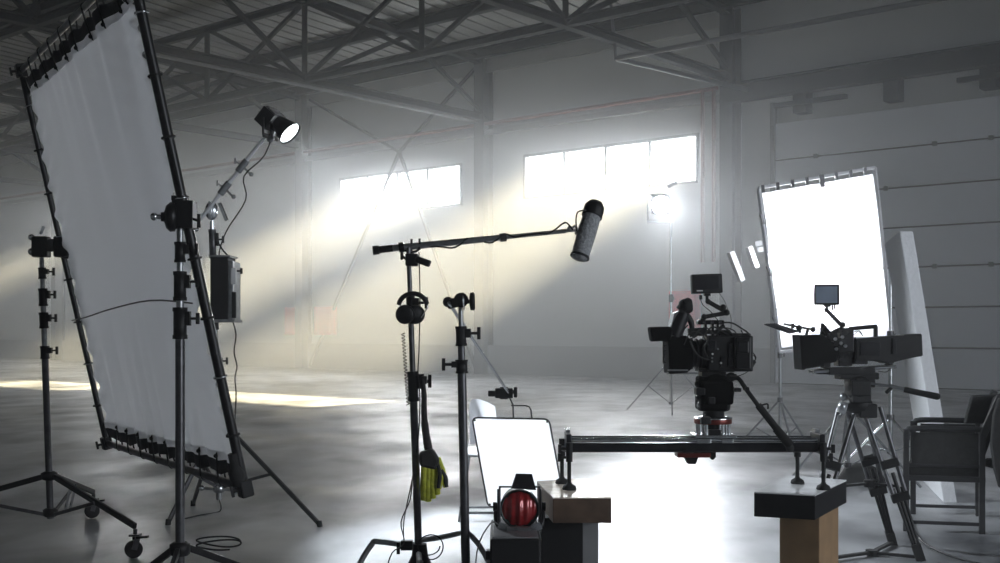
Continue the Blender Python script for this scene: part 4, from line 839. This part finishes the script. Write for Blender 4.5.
def twinleg(top, foot, s0=.046, name='leg'):
    top, foot = V(top), V(foot); d = (foot-top); ln = d.length; d.normalize(); sd = d.cross(V((.2, 1, 0))).normalized()
    m = MB()
    for s_ in (-1, 1): m.tube(top+sd*s0*s_, top+d*ln*.55+sd*s0*.75*s_, .013)
    l = T.part('leg', m, 'darksteel')
    m = MB(); m.tube(top+d*ln*.42, foot-d*.02, .011); 
    for s_ in (-1, 1): m.tube(top+d*ln*.52+sd*s0*.5*s_, foot-d*.05+sd*.012*s_, .009)
    T.part('lower_tube', m, 'blackmetal', parent=l)
    for t in (.36, .58):
        m = MB(); m.box(top+d*ln*t, (.10, .045, .05), (sd, d.cross(sd), d)); T.part('leg_lock', m, 'black', parent=l, bevel=.005)
    m = MB(); m.box(foot-d*.05, (.05, .04, .10), (sd, d.cross(sd), d)); m.ball(foot+V((0, 0, .022)), .022); T.part('rubber_foot', m, 'rubber', parent=l)
fR, fM, fL = G(921, 561), G(893, 545), V((1.68, 6.35, 0))
twinleg(hub+V((.07, -.03, -.02)), fR); twinleg(hub+V((.0, .04, -.03)), fM); twinleg(hub+V((-.07, -.02, -.03)), fL)
midc = V((2.12, 6.6, .42))
m = MB()
for f, k in ((fR, V((.07, -.03, 0))), (fM, V((0, .04, 0))), (fL, V((-.07, -.02, 0)))):
    tp_ = hub+k; m.bar(midc, tp_+(f-tp_)*.52, .02, .014)
m.lathe(midc-Z_*.02, Z_, [(.03, 0), (.035, .02), (.03, .04)], 16); T.part('mid_spreader', m, 'blackmetal')
sc0 = V((2.14, 6.62, .02)); m = MB()
for f in (fR, fM, fL): m.bar(sc0, V((f.x, f.y, .02)), .025, .016)
m.lathe(sc0-Z_*.015, Z_, [(.035, 0), (.035, .03)], 16); T.part('floor_spreader', m, 'rubber')

# ================================================================== BRIGHT SILK (right) and its stands
YB = 11.0
tl, tr, br, bl = P(758.5, 188, YB-.1), P(875, 167.5, YB+.1), P(893, 340, YB+.35), P(779, 352, YB+.15)
T = Thing('fabric_scrim', 'glowing white silk in a thin tilted frame, lit from behind, past the tripod camera', 'diffusion screen', (bl+br)/2)
ex, ez = (tr-tl), (tl-bl); nrm = ex.cross(ez).normalized()
SK = [(tl, tr), (tr, br), (br, bl), (bl, tl)]
for k, (a_, b_) in enumerate(SK):
    m = MB(); m.bar(a_, b_, .028, .03); T.part('frame_tube', m, 'white', bevel=.003)  # white tube colour stands in for the glare around the lit silk
m = MB(); vs_ = []; NQ = 30; c_ = (tl+tr+bl+br)/4
for j in range(NQ+1):
    for i in range(NQ+1):
        s_, t_ = .025+.95*i/NQ, .035+.94*j/NQ; p = tl*(1-s_)*(1-t_)+tr*s_*(1-t_)+br*s_*t_+bl*(1-s_)*t_; vs_.append(p+nrm*.01*math.sin(s_*13+t_*5)*math.sin(t_*6))
m.add(vs_, [(j*(NQ+1)+i, (j+1)*(NQ+1)+i, (j+1)*(NQ+1)+i+1, j*(NQ+1)+i+1) for j in range(NQ) for i in range(NQ)], True); T.part('silk', m, 'silk')
for k in range(8):
    t = (k+.25)/8; p = tl+(tr-tl)*t; q = p-ez.normalized()*(.10 if k == 4 else .05); m = MB(); m.bar(p+V((0, -.02, .02)), q+V((0, -.02, 0)), .03 if k != 4 else .045, .008); T.part('tie', m, 'darksteel')
for k in range(3):
    p = tl+(bl-tl)*(k+.6)/3.2; m = MB(); m.bar(p-ex.normalized()*.02+V((0, -.01, .05)), p+ex.normalized()*.01-V((0, .01, .05)), .03, .02); T.part('tie', m, 'darksteel')
m = MB(); pp = P(893, 245, YB); m.box(P(893, 246, YB+.05), (.08, .06, .07)); m.bar(P(893, 246, YB), P(905, 243, YB+.05), .015); tknob(m, P(897, 246, YB), X_, .05, .05); T.part('clamp', m, 'chrome')

def small_stand(name, label, px, Yd, ztop, feet, r=.016, spread=.45, m1='chrome', rot=.3, hubz=.55):
    c = V((P(px, 0, Yd).x, Yd, 0)); T = Thing(name, label, 'light stand', c); m = MB(); m.tube(c+Z_*.12, c+Z_*(ztop*.6), r); T.part('pole', m, m1)
    m = MB(); m.tube(c+Z_*(ztop*.55), c+Z_*ztop, r*.75); T.part('riser', m, m1); m = MB(); m.tube(c+Z_*(ztop*.56), c+Z_*(ztop*.6), r*1.6); tknob(m, c+Z_*(ztop*.58), X_, .04, .04); T.part('collar', m, 'darksteel')
    m = MB(); m.tube(c+Z_*hubz, c+Z_*(hubz+.05), r*1.7); T.part('leg_hub', m, 'darksteel'); m = MB(); m.tube(c+Z_*.13, c+Z_*.17, r*1.7); T.part('brace_hub', m, 'darksteel')
    for k in range(3):
        d = V((math.cos(rot+k*2.094), math.sin(rot+k*2.094), 0))*spread; m = MB(); m.tube(c+d*.05+Z_*hubz, c+d+Z_*.012, .011); m.tube(c+d*.03+Z_*.15, c+d*.5+Z_*(hubz*.5), .007); T.part('leg', m, m1)
    return T, c
T, c = small_stand('silk_stand', 'pale upright stand clamped to the edge of the glowing silk beside the foam board', 890.5, 10.9, 2.15, None, .02, .5, 'chrome', 1.2, .45)
T, c = small_stand('silk_stand', 'pale low stand with wide legs, seen through the legs of the camera tripod', 848, 9.8, 1.05, None, .018, .62, 'dullsteel', 3.5, .62)
m = MB(); c_ = c+V((.12, .02, 0)); m.lathe(c_, Z_, [(.20, 0), (.19, .04), (.14, .12), (.06, .16), (.0, .165)], 24)
single('sandbag', m, 'darkfabric', 'dark rounded sandbag on the floor behind the tripod legs', 'sandbag', c_)
# lamp behind the silk
LP2 = P(773, 260, 11.5); LD2 = V((-.94, -.33, -.05)).normalized()
T = Thing('barn_door_lamp', 'barn-door lamp with brightly lit flaps peeking out beside the glowing silk', 'studio lamp', LP2)
s1 = LD2.cross(Z_).normalized(); u1 = s1.cross(LD2)
m = MB(); m.box(LP2-LD2*.08, (.15, .15, .16), (s1, LD2, u1)); T.part('housing', m, 'dullsteel', bevel=.02)
m = MB(); m.box(LP2+LD2*.0, (.14, .01, .14), (s1, LD2, u1)); T.part('lamp_glass', m, emis('lamp2_glow', (.92, .96, 1), 120))
for (xa, ya, xb, yb, w_) in ((730.5, 252, 741.5, 281, .05), (748.5, 247, 756, 268, .045), (755, 244, 762, 243, .03), (757, 250, 763, 249, .03)):
    m = MB(); m.bar(P(xa, ya, 11.75), P(xb, yb, 11.75), w_, .16 if w_ > .04 else .05, (0, 0, 1) if w_ < .04 else (0, 1, 0)); T.part('barn_door', m, 'white')
T, c = small_stand('lamp_stand', 'thin stand under the barn-door lamp', 780, 11.95, 1.8, None, .016, .5, 'dullsteel', .6)
SC = (tl+tr+bl+br)/4
light('silk_lamp', 'SPOT', SC+V((.12, .7, .1)), V((-.05, -1.0, -.05)), 420, (.92, .95, 1), spot_size=R(120), spot_blend=.5, shadow_soft_size=.25)

# foam board leaning at right
pts = [P(890.5, 238, 8.8), P(911, 231, 8.75), P(949, 502, 8.62), P(934, 502, 8.68)]
pts[2].z = .0; pts[3].z = .0
T0 = V((pts[2].x, pts[2].y, 0))
d_in = V((.10, .05, .012)); dpt = V((.09, .75, 0))
A = P(913, 231, 8.45); Bf = G(957, 503); dd = (A-Bf)
wv = V((.29, 1.2, 0)); tk = V((-.105, -.015, 0))
T = Thing('foam_board', 'thick white foam board leaning upright between the silk and the armchair', 'foam board', V((Bf.x-.1, Bf.y+.2, 0)))
m = MB(); q = [Bf+tk, Bf, Bf+wv, Bf+wv+tk]; q2 = [p+dd for p in q]
m.add(q+q2, [(3, 2, 1, 0), (4, 5, 6, 7), (0, 1, 5, 4), (1, 2, 6, 5), (2, 3, 7, 6), (3, 0, 4, 7)]); T.part('board', m, 'foam', bevel=.01)

# ================================================================== ARMCHAIR
def armchair(T, nf, nb, ff, fb):
    """near front, near back, far front, far back leg positions on the floor"""
    fx = (nb-nf).normalized(); L_ = (nb-nf).length
    for p, ht in ((nf, .66), (ff, .66), (nb, .68), (fb, .68)):
        m = MB(); m.bar(p, p+Z_*ht, .036, .036, fx); T.part('leg', m, 'pillow', bevel=.004)
    for a_, b_ in ((nf, nb), (ff, fb)):
        m = MB(); m.path([a_+Z_*.58, a_+Z_*.63+fx*.01, a_+Z_*.665+fx*.05, b_+Z_*.665-fx*.03, b_+Z_*.665], .02, 8, 4); T.part('armrest', m, 'pillow')
        m = MB(); m.prism([a_+fx*.03+Z_*.42, b_-fx*.02+Z_*.42, b_-fx*.02+Z_*.64, a_+fx*.05+Z_*.64], (fb-nb).normalized()*.02); 
        T.part('side_panel', m, 'darkfabric')
        m = MB(); m.bar(a_+Z_*.06, b_+Z_*.06, .018, .022); T.part('stretcher', m, 'pillow', bevel=.003)
        m = MB(); m.bar(a_+Z_*.43, b_+Z_*.43, .022, .022); T.part('side_rail', m, 'pillow', bevel=.003)
        m = MB(); m.bar(a_-fx*.03+Z_*.345, b_+fx*.02+Z_*.345, .03, .035); T.part('side_rail', m, 'pillow', bevel=.003)
    m = MB(); cc = (nf+nb+ff+fb)/4; q = [nf, nb, fb, ff]; m.prism([cc+(p-cc)*.99+Z_*.39 for p in q], (0, 0, .10)); T.part('seat', m, 'darkfabric', bevel=.025)
    m = MB(); bk = fx*.11; m.prism([nb+Z_*.42-fx*.03, fb+Z_*.42-fx*.03, fb+Z_*.86+bk, nb+Z_*.86+bk], fx*.05); T.part('backrest', m, 'darkfabric', bevel=.015)
    for p in (nb, fb): m = MB(); m.bar(p+Z_*.62, p+Z_*.88+bk, .04, .045); T.part('back_post', m, 'pillow', bevel=.006)
nf, nb, ff, fb = G(906, 531), G(982, 534), G(913, 514), G(978, 516)
T = Thing('armchair', 'dark armchair with solid fabric sides and thin stretchers, beside the camera tripod', 'armchair', (nf+nb+ff+fb)/4)
armchair(T, nf, nb, ff, fb)
o_ = V((.60, -.10, 0))
T = Thing('armchair', 'second dark armchair, only a sliver of it showing behind the first armchair', 'armchair', (nf+nb)/2+o_)
m = MB(); q = [P(994, 470, 7.2), P(990.5, 445, 7.2), P(993, 415, 7.2), P(998, 398, 7.2), P(1030, 396, 7.2), P(1040, 480, 7.2), P(999, 488, 7.2)]
m.prism(q, (0, .04, 0)); T.part('side_panel', m, 'darkfabric', bevel=.01)
m = MB(); q = [P(x_, y_, 7.45) for x_, y_ in ((996, 470), (999, 462), (1040, 462), (1040, 475))]; m.prism(q, (0, .5, 0)); T.part('seat', m, 'darkfabric', bevel=.02)
m = MB(); m.prism([p_+V((0, .5, 0)) for p_ in (P(996, 430, 7.2), P(1004, 400, 7.2), P(1040, 398, 7.2), P(1040, 430, 7.2))], (0, .04, 0)); T.part('side_panel', m, 'darkfabric', bevel=.01)
for x, y in ((1004, 535), (1040, 535), (1006, 518), (1040, 518)):
    p = G(x, y); m = MB(); m.bar(p, p+Z_*.5, .036); T.part('leg', m, 'pillow', bevel=.004)

# cables on the floor
m = MB(); m.path([G(x, y)+Z_*.007 for x, y in ((912, 520), (915, 531), (922, 542), (938, 552), (960, 560), (990, 567), (1020, 572))], .006, 6)
single('floor_cable', m, 'cord', 'thin black cable curving across the floor by the armchair', 'cable', G(915, 540))

# far lamp under the right window
LP3 = P(661, 205, 18.0)
T = Thing('far_lamp', 'bright far lamp on a tall stand, high in the haze under a window', 'studio lamp', LP3)
D3 = V((.1, -12.2, -2.7)).normalized(); s3 = D3.cross(Z_).normalized(); u3 = s3.cross(D3)
m = MB(); m.box(LP3-D3*.16, (.30, .28, .30), (s3, D3, u3)); T.part('housing', m, 'dullsteel', bevel=.03)
m = MB(); m.lathe(LP3, D3, [(.14, 0), (.14, .01)], 24); T.part('lamp_glass', m, emis('lamp3_glow', (.9, .95, 1), 60))
m = MB(); m.bar(LP3-D3*.1-s3*.2, LP3-D3*.1-s3*.2-Z_*.28, .02, .04); m.bar(LP3-D3*.1+s3*.2, LP3-D3*.1+s3*.2-Z_*.28, .02, .04); m.bar(LP3-D3*.1-s3*.2-Z_*.28, LP3-D3*.1+s3*.2-Z_*.28, .04, .02)
m.bar(LP3+V((.1, 0, .28)), LP3+V((.25, 0, .36)), .05); T.part('yoke', m, 'chrome')
light('far_lamp_light', 'SPOT', LP3+D3*.04, D3, 1500, (.9, .94, 1), spot_size=R(44), spot_blend=.9, shadow_soft_size=.12)
T, c = small_stand('tall_stand', 'tall thin stand in the haze carrying the bright far lamp', 671, 18.1, 3.1, None, .022, .8, 'chrome', .4, .8)
